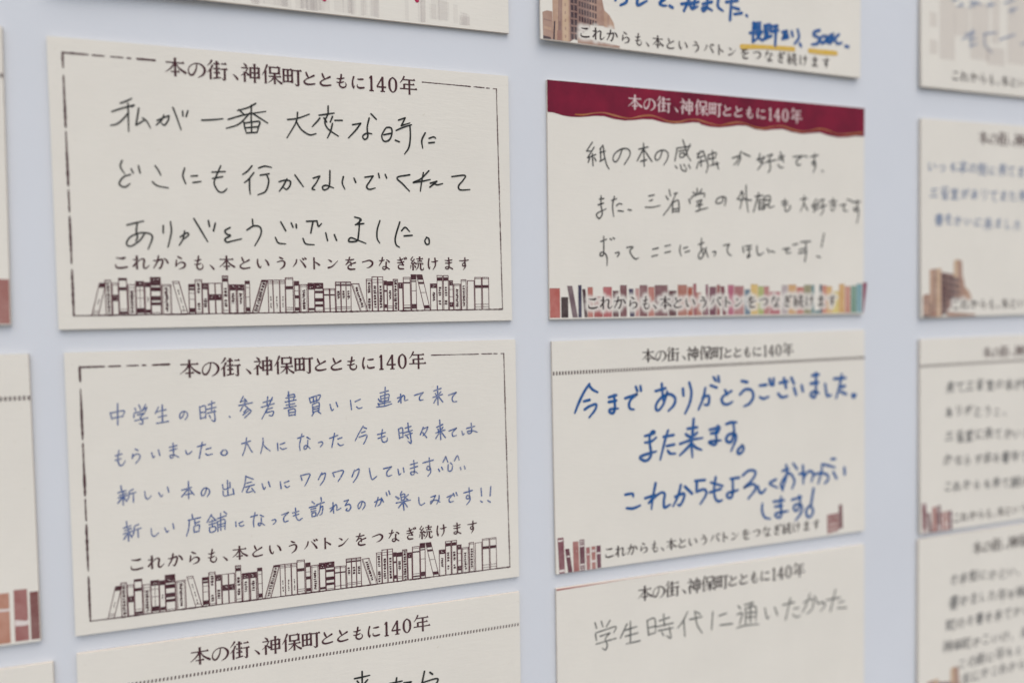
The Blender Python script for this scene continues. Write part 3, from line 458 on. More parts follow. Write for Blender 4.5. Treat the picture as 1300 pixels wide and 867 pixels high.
    '4 felt': '65 468 523 405 601 333 726 274 855;65 468 542 511 590 573 625;64 394 723 467 710;64 401 821 472 783 553 769 534 836 458 920;65 719 693 818 673;66 719 751 817 739;66 788 668 798 820 775 886 728 873 731 841 785 836 841 836;66 936 718 1093 680 1015 734 986 799 1003 849 1051 861;67 1081 585 1101 639;67 1143 580 1151 637;68 1349 654 1487 627;68 1437 567 1445 675 1454 780;68 1511 670 1462 811 1394 891 1355 880 1357 821 1425 741 1539 702 1619 752 1606 836 1523 911;69 1732 645 1740 732;69 1824 573 1853 698 1826 833 1758 958;70 2053 654 2022 776 1950 921;70 2009 777 2092 751 2107 798 2090 866 2037 863;70 2129 625 2220 659;71 2172 522 2207 571;71 2243 517 2253 585;71 2339 695 2372 755;72 2437 713 2322 767 2289 817 2321 871 2391 877 2452 848;72 2589 594 2673 612;72 2561 765 2637 706 2730 717 2764 801 2707 886 2621 921;73 2861 666 2963 662;73 2859 814 2915 839 2997 817;74 3012 590 3032 669;74 3075 585 3070 671;74 3165 648 3291 635;74 3234 593 3269 718;75 3351 590 3394 671;74 3143 786 3200 837 3290 826;75 3393 726 3425 816;76 3513 697 3534 777;76 3683 575 3791 570;76 3661 683 3780 674;76 3743 546 3742 785 3719 867 3660 844 3676 800 3742 794 3790 817;77 3892 699 3908 794 3930 861 3990 852;78 4038 638 4227 635;78 4166 584 4121 769 4071 899;78 4154 755 4216 745;78 4154 817 4238 855;79 4336 868 4359 904 4396 877 4361 860;79 4347 883 4375 879;68 1196 1196 1322 1171 1308 1145 1279 1182;68 1195 1277 1280 1270 1352 1226;68 1290 1150 1259 1215 1265 1323 1278 1418 1247 1483 1187 1500 1125 1459 1173 1430 1349 1398;69 1452 1225 1595 1213;69 1517 1150 1477 1258 1402 1506;69 1496 1342 1601 1332;69 1510 1402 1543 1440 1615 1446;70 1791 1149 1930 1141;70 1767 1216 1825 1258;71 1929 1207 1871 1249;70 1680 1331 1847 1293 2007 1280;71 1881 1030 1864 1191 1846 1327 1856 1510;71 1838 1340 1783 1391 1678 1474;71 1862 1349 1908 1394 1989 1430;71 2112 1184 2255 1164;72 2128 1234 2230 1225;72 2228 1145 2203 1244 2210 1341 2177 1382 2103 1348 2130 1333 2269 1331;72 2234 1151 2254 1189 2211 1211;72 2353 1130 2429 1113 2506 1119;73 2457 1122 2469 1235 2427 1358 2367 1354 2351 1310 2395 1265 2480 1264 2494 1335 2422 1480;73 2589 1420 2522 1478 2531 1522 2580 1511 2612 1457 2590 1416;67 917 1891 1014 1889 1025 1927;67 934 2059 1021 2070 1118 2044;68 1334 1790 1293 1959 1272 2105;68 1186 1962 1322 1937 1232 2029;68 1236 2025 1389 1921 1457 1933 1444 2026 1454 2105 1533 2076;70 1687 1844 1646 1978 1573 2102;69 1604 1987 1724 1956 1725 2020 1674 2099 1641 2089;70 1745 1872 1845 1970;70 1892 1815 2034 1815;70 1915 1828 1910 1955;70 1910 1952 2024 1934 2048 2000 1963 2113;68 2191 1793 2163 1959 2187 2075 2237 2108 2282 2095;67 2120 1856 2292 1916;67 2099 1981 2263 1952;68 2408 1835 2538 1832;68 2442 1833 2441 2022 2409 2082 2355 2057 2369 2015 2451 2005 2523 1989;69 2592 1810 2689 1753 2787 1780 2740 1873 2611 1969 2750 1935 2785 2002 2672 2119;70 2823 1967 2843 2044 2885 2064 2942 2016;71 3101 1907 3001 1951 3122 2019;66 3203 1806 3299 1785;66 3261 1731 3274 1831 3249 1925 3201 2065;66 3208 2059 3178 1978 3253 1877 3313 1846 3377 1912 3390 1974 3352 2055;66 3373 1722 3436 1799;67 3527 1760 3534 1878 3533 2008;67 3473 1869 3549 1867;67 3541 1927 3614 1849 3691 1877 3665 1990;68 3695 1901 3791 1889 3858 1898;68 3839 1777 3828 1868 3775 2025;68 3858 1895 3927 1926 3935 1988 3879 2035;68 3836 1771 3940 1798 4048 1833;68 3990 1716 4056 1718;69 4022 1895 4076 1986;69 4206 1850 4212 1942;65 2889 2205 2882 2296 2923 2387 3010 2419;66 3062 2198 3225 2194;66 3083 2266 3196 2263;66 3179 2144 3171 2255 3185 2365 3156 2417 3089 2390 3100 2355 3206 2349 3288 2345;67 3348 2203 3499 2179;67 3467 2161 3481 2275 3422 2356 3376 2324 3394 2278 3466 2273 3513 2314 3480 2408 3404 2482;68 3697 2086 3656 2295;68 3627 2314 3575 2370 3597 2453 3655 2452 3688 2382 3656 2322 3624 2316',
    '5 pencil3': '32 494 476 515 547;32 578 470 599 542;33 694 476 644 546;32 499 613 510 695;32 505 602 657 578 774 566 740 639;32 559 652 692 631 629 693 654 772 628 831 586 800;32 506 740 772 710;33 921 555 831 716;33 884 631 1053 608;33 968 529 965 798;33 897 705 1069 689;33 912 801 1101 792;33 1198 554 1216 743;33 1201 554 1302 545 1314 727;34 1210 650 1311 641;34 1216 734 1314 724;34 1369 583 1510 560;34 1428 505 1437 657;34 1321 652 1560 639;34 1351 706 1560 701;34 1505 680 1528 822 1466 788;34 1402 735 1425 778;34 1769 527 1695 644 1622 716;34 1713 628 1728 832;35 1800 631 1979 620;35 1871 533 1905 712 1978 830;35 1895 549 1948 581;35 2136 578 2117 808;35 2225 647 2337 629;35 2243 770 2427 779;36 2513 556 2549 599;36 2497 671 2575 664 2533 804;36 2493 846 2625 831 2834 846;36 2608 560 2742 544 2671 607;36 2626 607 2626 805;36 2626 607 2779 607 2782 806;36 2626 671 2778 677;36 2626 729 2778 735;36 2700 608 2700 794;37 2925 644 2954 787 2996 767;37 3076 659 3121 770;37 3206 645 3387 635;37 3325 571 3247 850;37 3383 720 3464 718;37 3363 795 3421 840 3484 829;38 3535 659 3680 634 3680 759 3593 819;38 3641 549 3578 695 3515 791;38 3716 596 3759 691;38 3771 709 3859 702 3879 755 3811 818;38 3911 679 4141 675;39 4060 556 3975 842;39 4117 742 4202 734;39 4097 816 4243 830',
    '6 black': '36 2645 694 2727 691 2809 685;36 2728 629 2725 845;36 2673 725 2696 763;36 2785 730 2751 764;36 2636 799 2823 797;36 2724 794 2634 900;36 2734 796 2830 915;37 3021 816 3162 810;37 3103 764 3068 968;37 3182 834 3264 837 3212 870;37 3200 930 3271 963;38 3477 766 3506 792;37 3415 743 3386 869;37 3380 870 3559 851 3530 925 3414 1009',
    '8 felt': '67 953 2161 949 2193;68 1102 2139 1090 2196 1013 2242;68 1063 2065 1102 2139;67 903 2117 1063 2065;69 1257 2071 1240 2209 1367 2144;70 1535 2036 1569 2104;70 1613 2090 1539 2148 1582 2172 1632 2166;70 1675 2164 1716 2180;71 1838 2121 2028 2077;71 1951 2038 1873 2200;71 1957 2104 1986 2158 2066 2122;71 1935 2115 2078 2064;71 2030 2005 2012 2155;72 2136 2084 2265 2041;72 2203 2006 2194 2116 2146 2168 2131 2137 2194 2119 2272 2146;73 2359 2001 2355 2088 2428 2132;73 2473 2017 2639 1978;73 2549 1965 2528 2229;73 2576 2072 2660 2081;74 2592 2151 2700 2124;74 2766 2143 2780 2153;75 2874 2222 2867 2346;75 2870 2232 2976 2213;75 2871 2268 2972 2249;75 2871 2303 2972 2285;74 2819 2357 3001 2322;75 2871 2351 2864 2460 2933 2412;75 2912 2349 2957 2399 3011 2434;75 2977 2352 2937 2391;75 3041 2238 3053 2405;75 3041 2241 3127 2223 3124 2312;75 3048 2285 3134 2265;75 3029 2408 3139 2358;75 3082 2237 3084 2390;76 3140 2242 3231 2219 3182 2282;76 3151 2300 3242 2275;76 3211 2278 3199 2475;76 3307 2291 3377 2271 3328 2341 3399 2312;76 3308 2377 3399 2346;77 3453 2268 3468 2325;77 3545 2232 3564 2328 3497 2417;77 3575 2405 3597 2437;79 3887 2201 3808 2231 3798 2276 3878 2302 3853 2375 3763 2397;79 3954 2264 3891 2313 3929 2361 3987 2317 3993 2263 4009 2353;79 4058 2242 4026 2312 4060 2347 4101 2221 4092 2326;80 4194 2220 4135 2283 4169 2342 4240 2324;80 4303 2362 4347 2366',
    '8 gold': '111 2700 2537 3085 2504 3481 2486;117 3736 2480 3931 2477 4149 2468',
    '9 blue2': '38 549 1528 652 1508;38 650 1604 753 1565;38 716 1542 762 1579;38 868 1593 943 1544 1006 1497;39 951 1490 990 1567;39 1019 1495 1091 1530;38 884 1513 1054 1507;39 1191 1532 1349 1487;39 1259 1469 1277 1535;40 1537 1456 1734 1386;40 1627 1561 1789 1500;40 1679 1499 1702 1579;38 739 2046 856 1982 960 1893;38 802 1964 977 1932;38 857 2034 995 2006;39 888 2120 1013 2080;39 923 1897 892 2145;39 1141 1931 1390 1885;39 1162 1936 1168 2078 1307 2183;40 1458 1977 1742 1879;40 1866 2002 1941 1977',
    '7 red': '82 2518 2588 2532 2611;82 2526 2559 2523 2599;87 3499 2469 3510 2507;87 3491 2439 3502 2480'}

def handwriting(card, colour, root, warp, name='handwriting'):
    ink = Ink(0.075)
    m = M_INK[colour]
    r = random.Random(card * 31 + len(colour))
    for st in HAND['%d %s' % (card, colour)].split(';'):
        a = list(map(int, st.split()))
        w = a[0] / 100
        p = [(a[i]/50, a[i+1]/50) for i in range(1, len(a), 2)]
        n = len(p)
        q = []
        for i, (u, v) in enumerate(p):
            k = 1.08 + r.uniform(-0.10, 0.10)
            if n > 2 and colour not in ('gold',):
                if i == n-1: k *= 0.72
                elif i == 0: k *= 0.95
            q.append((u, v, w * k))
        ink.curve(q, m, cusp=128)
    return ink.build(name, root, warp)

GLYPH.update({
'三': "L 18,20,6 82,18,6|L 24,50,6 76,48,6|L 8,84,6 94,82,6",
'省': "L 50,4,6 50,24,6|L 28,14,6 20,30,6|L 70,12,6 84,24,6|L 62,22,6 18,58,6|L 36,46,6 36,96,6|L 36,46,6 76,46,6 76,94,6|L 36,62,6 76,62,6|L 36,78,6 76,78,6|L 36,94,6 76,94,6",
'堂': "L 50,2,6 50,18,6|L 26,6,6 34,18,6|L 76,4,6 66,18,6|L 10,36,6 12,24,6 90,24,6 86,36,6|L 32,38,6 32,56,6 68,56,6 68,38,6 32,38,6|L 50,56,6 50,94,6|L 26,74,6 76,72,6|L 8,95,6 94,92,6",
'あ': "C 20,22,6 50,22,6 80,16,6|C 46,4,6 42,50,6 50,82,6|C 70,36,6 50,76,6 24,90,6 14,72,6 36,50,6 70,48,6 88,66,6 62,94,6",
'り': "C 26,10,6 24,40,6 30,56,6|C 68,6,6 74,46,6 64,74,6 44,96,6",
'が': "C 8,36,6 34,36,6 56,28,6 60,44,6 50,80,6 38,84,6|C 36,6,6 28,48,6 8,88,6|L 70,26,6 84,52,6|L 76,6,6 82,18,6|L 88,2,6 94,14,6",
'た': "L 8,26,6 56,22,6|L 36,4,6 12,94,6|L 54,46,6 88,42,6|C 52,72,6 60,88,6 92,86,6",
'し': "C 30,6,6 26,60,6 40,90,6 84,70,6",
'て': "C 8,22,6 50,20,6 88,12,6 56,34,6 44,64,6 60,88,6 80,90,6",
'さ': "L 14,32,6 84,24,6|C 40,4,6 58,40,6 68,62,6|C 66,64,6 30,58,6 22,78,6 50,92,6 74,90,6",
'来': "L 18,20,6 82,16,6|L 50,2,6 50,98,6|L 28,28,6 36,42,6|L 72,26,6 62,42,6|L 6,52,6 94,46,6|L 48,52,6 10,90,6|L 52,52,6 92,86,6",
'書': "L 24,10,6 74,8,6 74,32,6|L 8,22,6 92,18,6|L 24,34,6 74,32,6|L 50,0,6 50,56,6|L 16,46,6 84,43,6|L 6,58,6 94,55,6|L 28,66,6 28,96,6|L 28,66,6 74,66,6 74,96,6|L 28,80,6 74,80,6|L 28,95,6 74,95,6",
})
def free_line(ink, text, u0, v0, u1, v1, em, w, m, r):
    """a line of pen writing: the letters' bare skeletons at one pen width, each a little off its place and size"""
    n = len(text)
    for i, ch in enumerate(text):
        if ch == ' ':
            continue
        t = i / max(1, n-1)
        e = em * r.uniform(.78, 1.05) * (0.85 if ch not in KANJI and ch not in '三省堂来書' else 1.0)
        cu, cv = u0+(u1-u0)*t + r.uniform(-.25, .25), v0+(v1-v0)*t + r.uniform(-.3, .3)
        sh = r.uniform(-.18, .05)
        X = lambda x, y: cu + ((x-50) + sh*(50-y)*-1) / 100 * e
        Y = lambda y: cv + (y-50) / 100 * e
        for st in GLYPH[ch].split('|'):
            k, *a = st.split()
            if k == 'H': x, y, x2 = map(float, a); p = [(x, y+2), (x2, y-2)]
            elif k == 'V': x, y, y2 = map(float, a); p = [(x, y), (x, y2)]
            elif k == 'D': x, y, x2, y2 = map(float, a); p = [(x, y), (x2, y2)]
            else: p = [tuple(map(float, q.split(',')))[:2] for q in a]
            q = [(X(x+r.uniform(-3, 3), y), Y(y+r.uniform(-3, 3)), w*r.uniform(.85, 1.15)) for x, y in p]
            ink.curve(q, m, cusp=60 if k == 'L' else 128)

def free_writing(card, colour, root, warp, lines, em, w):
    ink = Ink(0.075)
    r = random.Random(card)
    for text, u0, v0, u1, v1 in lines:
        free_line(ink, text, u0, v0, u1, v1, em, w, M_INK[colour], r)
    return ink.build('handwriting', root, warp)

FAR_LINES = {"10":[["いつも本の街に来てまし",4.03,12.91,41.53,13.3],["三省堂がありてまた来ます",4.65,20.28,45.9,20.36],["書をかいに来ました",6.27,27.52,36.24,28.81]],"11":[["来て三省堂の本が書て",11.02,13.7,44.76,14.45],["ありがとうこ、",10.4,20.77,32.85,22.21],["三省堂に来てかいました",10.87,27.76,48.33,29.62],["かならす本も書年てした",10.25,34.86,47.71,36.45],["これからも来て続けます",10.06,42.18,47.52,43.96]],"12":[["さ本街にかとい、とうし",13.14,12.94,50.62,14.2],["書かました年を続けてい",13.19,19.62,50.67,20.66],["町のさ書を来てかい本に",11.97,26.32,49.47,25.71],["神保町かこいけ、ありが",10.76,32.62,48.26,32.74],["この街に年もとうます",16.39,38.12,50.14,37.96],["本にかこれからも続け",17.71,42.93,51.46,42.29]]}
# ---------------------------------------------------------------- the cards
THICK = 0.8
def make_warp(c):
    """small lift of the four corners off the board (mm) and a slight bow"""
    tl, tr, bl, br, bow = c
    def w(u, v):
        s, t = min(max(u/W, 0), 1), min(max(v/H, 0), 1)
        f = lambda x: x*x
        return tl*f(1-s)*f(1-t) + tr*f(s)*f(1-t) + bl*f(1-s)*f(t) + br*f(s)*f(t) + bow*(1-4*(s-.5)**2)
    return w

def card_stock(root, warp, thick=THICK):
    nu, nv = 26, 16
    bm = bmesh.new()
    fr, bk = [], []
    for j in range(nv+1):
        for i in range(nu+1):
            u, v = W*i/nu, H*j/nv
            zz = warp(u, v)
            x, y = (u-W/2)*MM, (H-v)*MM
            fr.append(bm.verts.new((x, -zz*MM, y)))
            bk.append(bm.verts.new((x, -(zz-thick)*MM, y)))
    ix = lambda i, j: j*(nu+1)+i
    for j in range(nv):
        for i in range(nu):
            a, b, c, d = ix(i, j), ix(i+1, j), ix(i+1, j+1), ix(i, j+1)
            bm.faces.new((fr[a], fr[d], fr[c], fr[b])).material_index = 0
            bm.faces.new((bk[a], bk[b], bk[c], bk[d])).material_index = 0
    def wall(p, q):
        bm.faces.new((fr[p], fr[q], bk[q], bk[p])).material_index = 1
    for i in range(nu):
        wall(ix(i, 0), ix(i+1, 0)); wall(ix(i+1, nv), ix(i, nv))
    for j in range(nv):
        wall(ix(0, j+1), ix(0, j)); wall(ix(nu, j), ix(nu, j+1))
    bmesh.ops.recalc_face_normals(bm, faces=bm.faces)
    me = bpy.data.meshes.new('card_stock')
    bm.to_mesh(me); bm.free()
    me.materials.append(M_PAPER); me.materials.append(M_EDGE)
    o = bpy.data.objects.new('card_stock', me)
    COL.objects.link(o)
    o.parent = root
    return o

GROUP = 'message cards in rows on the board'
def new_card(n, label, lifts=(0.0, 0.0, 0.0, 0.0, 0.0), thick=THICK):
    x, y, a = POSES[n]
    root = bpy.data.objects.new('message_card', None)
    COL.objects.link(root)
    root.empty_display_size = 0.01
    c, s = math.cos(a), math.sin(a)
    lu, lv = W/2, -H
    root.location = world(x + lu*c - lv*s, y + lu*s + lv*c, 0)
    root.rotation_euler = (0, -a, 0)
    root['label'] = label
    root['category'] = 'card'
    root['group'] = GROUP
    warp = make_warp(lifts)
    card_stock(root, warp, thick)
    return root, warp

def text_part(root, warp, fn, name, lift=0.06):
    k = Ink(lift)
    fn(k)
    return k.build(name, root, warp)

def rough_line(ink, p, q, w, m, r, gaps=()):
    """hand-printed border line, thickness wandering, broken where given"""
    L = math.dist(p, q)
    n = max(2, int(L / 0.35))
    run = []
    for i in range(n+1):
        t = i/n
        hit = any(g0 <= t <= g1 for g0, g1 in gaps)
        if hit:
            if len(run) > 1: ink.ribbon(run, m)
            run = []
            continue
        edge = min([1.0] + [min(abs(t-g0), abs(t-g1))*L/0.5 for g0, g1 in gaps] + [1.0])
        run.append((p[0]+(q[0]-p[0])*t + r.uniform(-.018, .018), p[1]+(q[1]-p[1])*t + r.uniform(-.018, .018), w*(0.45+0.55*max(edge, .2))*(1+.22*math.sin(t*L*.55+w*40))*r.uniform(.72, 1.22)))
    if len(run) > 1: ink.ribbon(run, m)

def framed_card(n, label, lifts, colour):
    """hand-drawn border broken by the heading, a line-drawn shelf of books under the slogan"""
    root, warp = new_card(n, label, lifts)
    r = random.Random(n)
    k = Ink(0.045)
    rough_line(k, (2.6, 2.85), (18.4, 2.9), 0.32, M_BURG, r, ((0.28, 0.31), (0.465, 0.49), (0.66, 0.67), (0.745, 0.78)))
    rough_line(k, (71.3, 2.9), (85.3, 3.05), 0.20, M_BURG, r, ((0.80, 0.82),))
    rough_line(k, (85.8, 3.05), (88.2, 3.1), 0.2, M_BURG, r, ((0.4, 0.55),))
    rough_line(k, (2.55, 2.8), (2.65, 52.35), 0.36, M_BURG, r, ((0.062, 0.085), (0.284, 0.294), (0.508, 0.513), (0.608, 0.616), (0.803, 0.820)))
    rough_line(k, (88.15, 3.1), (88.75, 52.45), 0.22, M_BURG, r, ((0.505, 0.508), (0.632, 0.635)))
    rough_line(k, (2.6, 52.4), (88.75, 52.45), 0.26, M_BURG, r, ((0.30, 0.305), (0.72, 0.724)))
    k.build('border', root, warp)
    text_part(root, warp, lambda q: heading(q, M_BURG), 'heading')
    text_part(root, warp, lambda q: slogan(q, M_BURG), 'slogan')
    k = Ink(0.035)
    base = 52.4
    for u0, u1, vt, lean, feats in LINE_BOOKS:
        h = base - vt
        P = lambda s, t: (u0+(u1-u0)*s + lean*(1-t), vt + h*t)          # s across, t down
        lw = 0.15
        for a, b in (((0, 0), (1, 0)), ((0, 0), (0, 1)), ((1, 0), (1, 1)), ((0, 1), (1, 1))):
            pa, pb = P(*a), P(*b)
            k.ribbon([(pa[0]+r.uniform(-.04, .04), pa[1], lw*r.uniform(.8, 1.3)), (pb[0]+r.uniform(-.04, .04), pb[1], lw*r.uniform(.8, 1.3))], M_BURG2)
        for ft in [t for t in feats.split(';') if t]:
            c = ft[0]; num = [float(t) for t in ft[1:].split()]
            if c == 'D':
                k.poly([P(.02, num[0]), P(.98, num[0]), P(.98, num[1]), P(.02, num[1])], M_BURG)
                if num[1]-num[0] > .15:
                    for _ in range(3):
                        s, t = r.uniform(.2, .7), r.uniform(num[0]+.03, num[1]-.05)
                        k.ribbon([(*P(s, t), .07), (*P(s+.15, t+.01), .07)], M_PALE)
            elif c == 'L':
                k.ribbon([(*P(0, num[0]), .10), (*P(1, num[0]), .10)], M_BURG2)
            elif c == 'C':
                k.ribbon([(*P(.5, .16), .09), (*P(.5, .8), .09)], M_BURG2)
            elif c == 'F':
                for s in (.14, .86):
                    k.ribbon([(*P(s, .03), .07), (*P(s, .97), .07)], M_BURG2)
            else:
                t0, t1 = (num[0], num[1]) if c == 'T' else (num[0], num[0]+.16)
                t = t0
                wd_ = (0.52 if c == 'T' else 0.20)
                while t < t1:
                    dt = r.uniform(.035, .075)
                    k.ribbon([(*P(.5+r.uniform(-.06, .06), t), wd_*r.uniform(.7, 1.2)), (*P(.5+r.uniform(-.06, .06), min(t+dt, t1)), wd_*r.uniform(.7, 1.2))], M_BURG, caps=False)
                    t += dt + r.uniform(.012, .035)
    k.build('book_drawing', root, warp)
    handwriting(n, colour, root, warp)
    return root, warp

def ticks(root, warp, v, m, pitch=0.76, w=0.40, h=0.80, slant=0.0):
    k = Ink(0.04)
    u = 0.15
    while u < W - 0.3:
        k.poly([(u+slant, v-h/2), (u+w+slant, v-h/2), (u+w, v+h/2), (u, v+h/2)], m)
        u += pitch
    return k.build('dotted_line', root, warp)

def corner_books(root, warp):
    k = Ink(0.035)
    for q, col, bands in CORNER_BOOKS:
        m = colour_print(col)
        q = [(a, min(b, H-.03)) for a, b in q]
        k.quad(*q, m)
        for t0, t1 in bands:
            P = lambda s, t: tuple((q[0][i]*(1-s)+q[1][i]*s)*(1-t)+(q[3][i]*(1-s)+q[2][i]*s)*t for i in (0, 1))
            k.poly([P(.05, t0), P(.95, t0), P(.95, t1), P(.05, t1)], M_PALE)
    return k.build('book_spines', root, warp)

def building(root, warp, bloom=None):
    k = Ink(0.03)
    k.bloom = bloom
    tan, tan2, tan3 = colour_print('.50,.33,.235'), colour_print('.41,.26,.20'), colour_print('.58,.42,.28')
    mid, dark, win = colour_print('.27,.165,.14'), colour_print('.085,.045,.052'), colour_print('.055,.028,.04')
    b = H - .1
    k.poly([(.5, 48.9), (1.6, 48.4), (2.9, 48.5), (3.1, b), (.6, b)], tan2)
    k.quad((3.0, 41.6), (7.3, 41.2), (7.3, b), (3.0, b), tan)
    k.quad((7.2, 42.3), (12.4, 43.0), (12.4, 51.2), (7.2, b), mid)
    k.poly([(12.3, 43.0), (15.5, 43.9), (16.1, 46.6), (16.2, 50.2), (12.3, 50.4)], tan2)
    k.quad((11.9, 39.2), (13.4, 38.7), (13.4, 44.2), (11.9, 43.6), tan3)
    k.quad((13.4, 38.7), (15.0, 39.2), (15.3, 44.2), (13.4, 43.8), tan2)
    k.poly([(16.0, 46.5), (17.4, 47.5), (18.5, 49.2), (18.8, 50.6), (16.0, 50.4)], tan)
    k.poly([(16.9, 47.6), (17.3, 47.6), (17.3, 50.2), (16.9, 50.2)], tan2)
    k.poly([(9.2, 53.4), (20.0, 54.4), (20.1, b), (9.2, b)], tan2)
    k.poly([(.8, 50.3), (2.6, 50.6), (2.6, 50.8), (.8, 50.6)], mid)
    k.poly([(.8, 52.0), (2.7, 52.2), (2.7, 52.9), (.8, 52.6)], tan)
    k.poly([(.6, 54.2), (2.5, 54.4), (2.5, b), (.6, b)], win)
    k.poly([(3.3, 50.6), (3.65, 50.6), (3.45, b), (3.0, b)], win)
    k.quad((4.6, 41.5), (5.4, 41.5), (5.2, 52.6), (4.3, 52.6), mid)
    k.quad((4.85, 41.5), (5.1, 41.5), (4.9, 50.5), (4.6, 50.5), tan2)
    k.quad((5.6, 41.4), (6.9, 41.3), (6.8, b), (5.5, b), tan3)
    k.quad((4.1, 52.6), (5.3, 52.6), (5.2, b), (4.0, b), colour_print('.34,.19,.15'))
    for v in range(7):
        k.poly([(6.0, 42.6+v*1.8), (6.35, 42.6+v*1.8), (6.3, 43.3+v*1.8), (5.95, 43.3+v*1.8)], tan2)
    v = 43.0
    while v < 54.2:
        for u in (7.55, 8.45):
            k.poly([(u, v), (u+.66, v+.06), (u+.66, v+1.30), (u, v+1.24)], win)
        v += 1.66
    for row in range(4):
        v = 43.5 + row*1.72
        for c in range(7):
            u = 9.55 + c*.68
            vv = v + c*.10
            k.poly([(u, vv), (u+.46, vv+.05), (u+.46, vv+1.25), (u, vv+1.2)], win if c % 3 else dark)
    return k.build('building_picture', root, warp)

import numpy as np
def bloom_of(u0, u1, v, em):
    """the artwork fades to pale paper round the slogan's letters: cover as a function of the place on the card"""
    paths = []
    class Tap(Ink):
        def ribbon(self, pts, m, caps=True, zz=None):
            for i in range(len(pts)-1):
                for t in (0, .25, .5, .75, 1):
                    paths.append((pts[i][0]+(pts[i+1][0]-pts[i][0])*t, pts[i][1]+(pts[i+1][1]-pts[i][1])*t))
        def poly(self, pts, m, zz=None): pass
    slogan(Tap(0), None, u0, u1, v, em)
    P = np.array(paths)
    def f(uv):
        uv = np.asarray(uv)
        d = np.full(len(uv), 9.0)
        for i in range(0, len(uv), 400):
            q = uv[i:i+400]
            d[i:i+400] = np.sqrt(((q[:, None, :]-P[None])**2).sum(2)).min(1)
        t = np.clip((1.45 - d)/1.15, 0, 1)
        return t*t*(3-2*t)*0.94
    return f

# --- display board the cards are fixed to
def display_board():
    bm = bmesh.new()
    x0, x1, y0, y1 = -520, 640, -460, 430
    y_f, y_b = -THICK, -THICK - 9.0
    vs_ = [bm.verts.new(world(x, y, zz)) for zz in (y_f, y_b) for x, y in ((x0, y0), (x1, y0), (x1, y1), (x0, y1))]
    for f in ((0, 1, 2, 3), (7, 6, 5, 4), (0, 4, 5, 1), (1, 5, 6, 2), (2, 6, 7, 3), (3, 7, 4, 0)):
        bm.faces.new([vs_[i] for i in f])
    bmesh.ops.recalc_face_normals(bm, faces=bm.faces)
    bmesh.ops.bevel(bm, geom=[e for e in bm.edges], offset=0.0015, segments=2, affect='EDGES')
    me = bpy.data.meshes.new('display_board')
    bm.to_mesh(me); bm.free()
    me.materials.append(M_BOARD)
    o = bpy.data.objects.new('display_board', me)
    COL.objects.link(o)
    o['label'] = 'flat pale blue-grey board behind all the cards'
    o['category'] = 'board'
    return o
display_board()

# --- unseen ground sheet, added to bounce daylight up on to the card undersides
def bounce_ground():
    bm = bmesh.new()
    vs_ = [bm.verts.new(p) for p in ((-30, -30, 0), (30, -30, 0), (30, 4, 0), (-30, 4, 0))]
    bm.faces.new(vs_)
    me = bpy.data.meshes.new('bounce_ground')
    bm.to_mesh(me); bm.free()
    m, n, b = new_mat("bounce_ground_concrete", 0.9, 0.2)
    t = noise(n, 6, 6)
    r = ramp(n, t.outputs[0], [(0.3, (0.30, 0.28, 0.25)), (0.7, (0.38, 0.355, 0.32))])
    n.links.new(r.outputs[0], b.inputs["Base Color"])
    me.materials.append(m)
    o = bpy.data.objects.new('bounce_ground', me)
    COL.objects.link(o)
    o['kind'] = 'structure'
    o['label'] = 'unseen concrete ground added below the board to bounce light up'
    o['category'] = 'bounce_ground'
bounce_ground()

# --- first column in full view
framed_card(1, 'cream card with black pen writing inside a hand-drawn border above a row of drawn books', (.15, .1, .1, .05, .05), 'black')
framed_card(2, 'cream card with four lines of thin blue writing inside a hand-drawn border above drawn books', (.1, .05, .25, .15, .05), 'blue')

root, warp = new_card(6, 'dotted-line card at the bottom edge, directly below the card with thin blue writing', (.1, .1, .1, .1, .05))
ticks(root, warp, 7.55, M_TICK, 0.71, 0.32, 0.66, 0.10)
text_part(root, warp, lambda q: heading(q, M_BURG, 22.1, 67.9, 3.85), 'heading')
handwriting(6, 'black', root, warp)

root, warp = new_card(7, 'washed grey card at the top edge with two crimson pen marks', (0, 0, 1.5, .1, .0), 0.6)
k = Ink(0.03)
for u0, u1, v0, v1, n in ((28, 60, 46, 54.8, 2), (36, 44, 44, 54.9, 1), (44, 53, 44, 54.9, 2), (55, 57.2, 47, 54.9, 1), (58, 62, 44, 54.9, 1), (67, 72, 44, 54.9, 1), (72, 78, 49.5, 54, 1), (78, 82, 51.2, 54.6, 1), (30, 70, 51, 54.9, 1)):
    for _ in range(n*5):
        a = rnd.uniform(u0, u1-1); b_ = min(u1, a + rnd.uniform(.5, 2.6)); t = v0 + rnd.uniform(-1.5, 2.0)
        k.quad((a, t), (b_, t+rnd.uniform(-.2, .3)), (b_, v1-rnd.uniform(.1, .5)), (a, v1-rnd.uniform(.1, .5)), M_WASH)
k.build('faded_picture', root, warp)
handwriting(7, 'red', root, warp)

# --- middle column
root, warp = new_card(8, 'card with a tan building picture and bold blue writing underlined in yellow', (0, 0, 1.1, .45, .0), 0.65)
building(root, warp, bloom_of(11.0, 79.8, 52.25, 3.5))
text_part(root, warp, lambda q: slogan(q, M_DARK, 11.0, 79.8, 52.25, 3.5), 'slogan')
handwriting(8, 'felt', root, warp)
handwriting(8, 'gold', root, warp, 'yellow_underline')

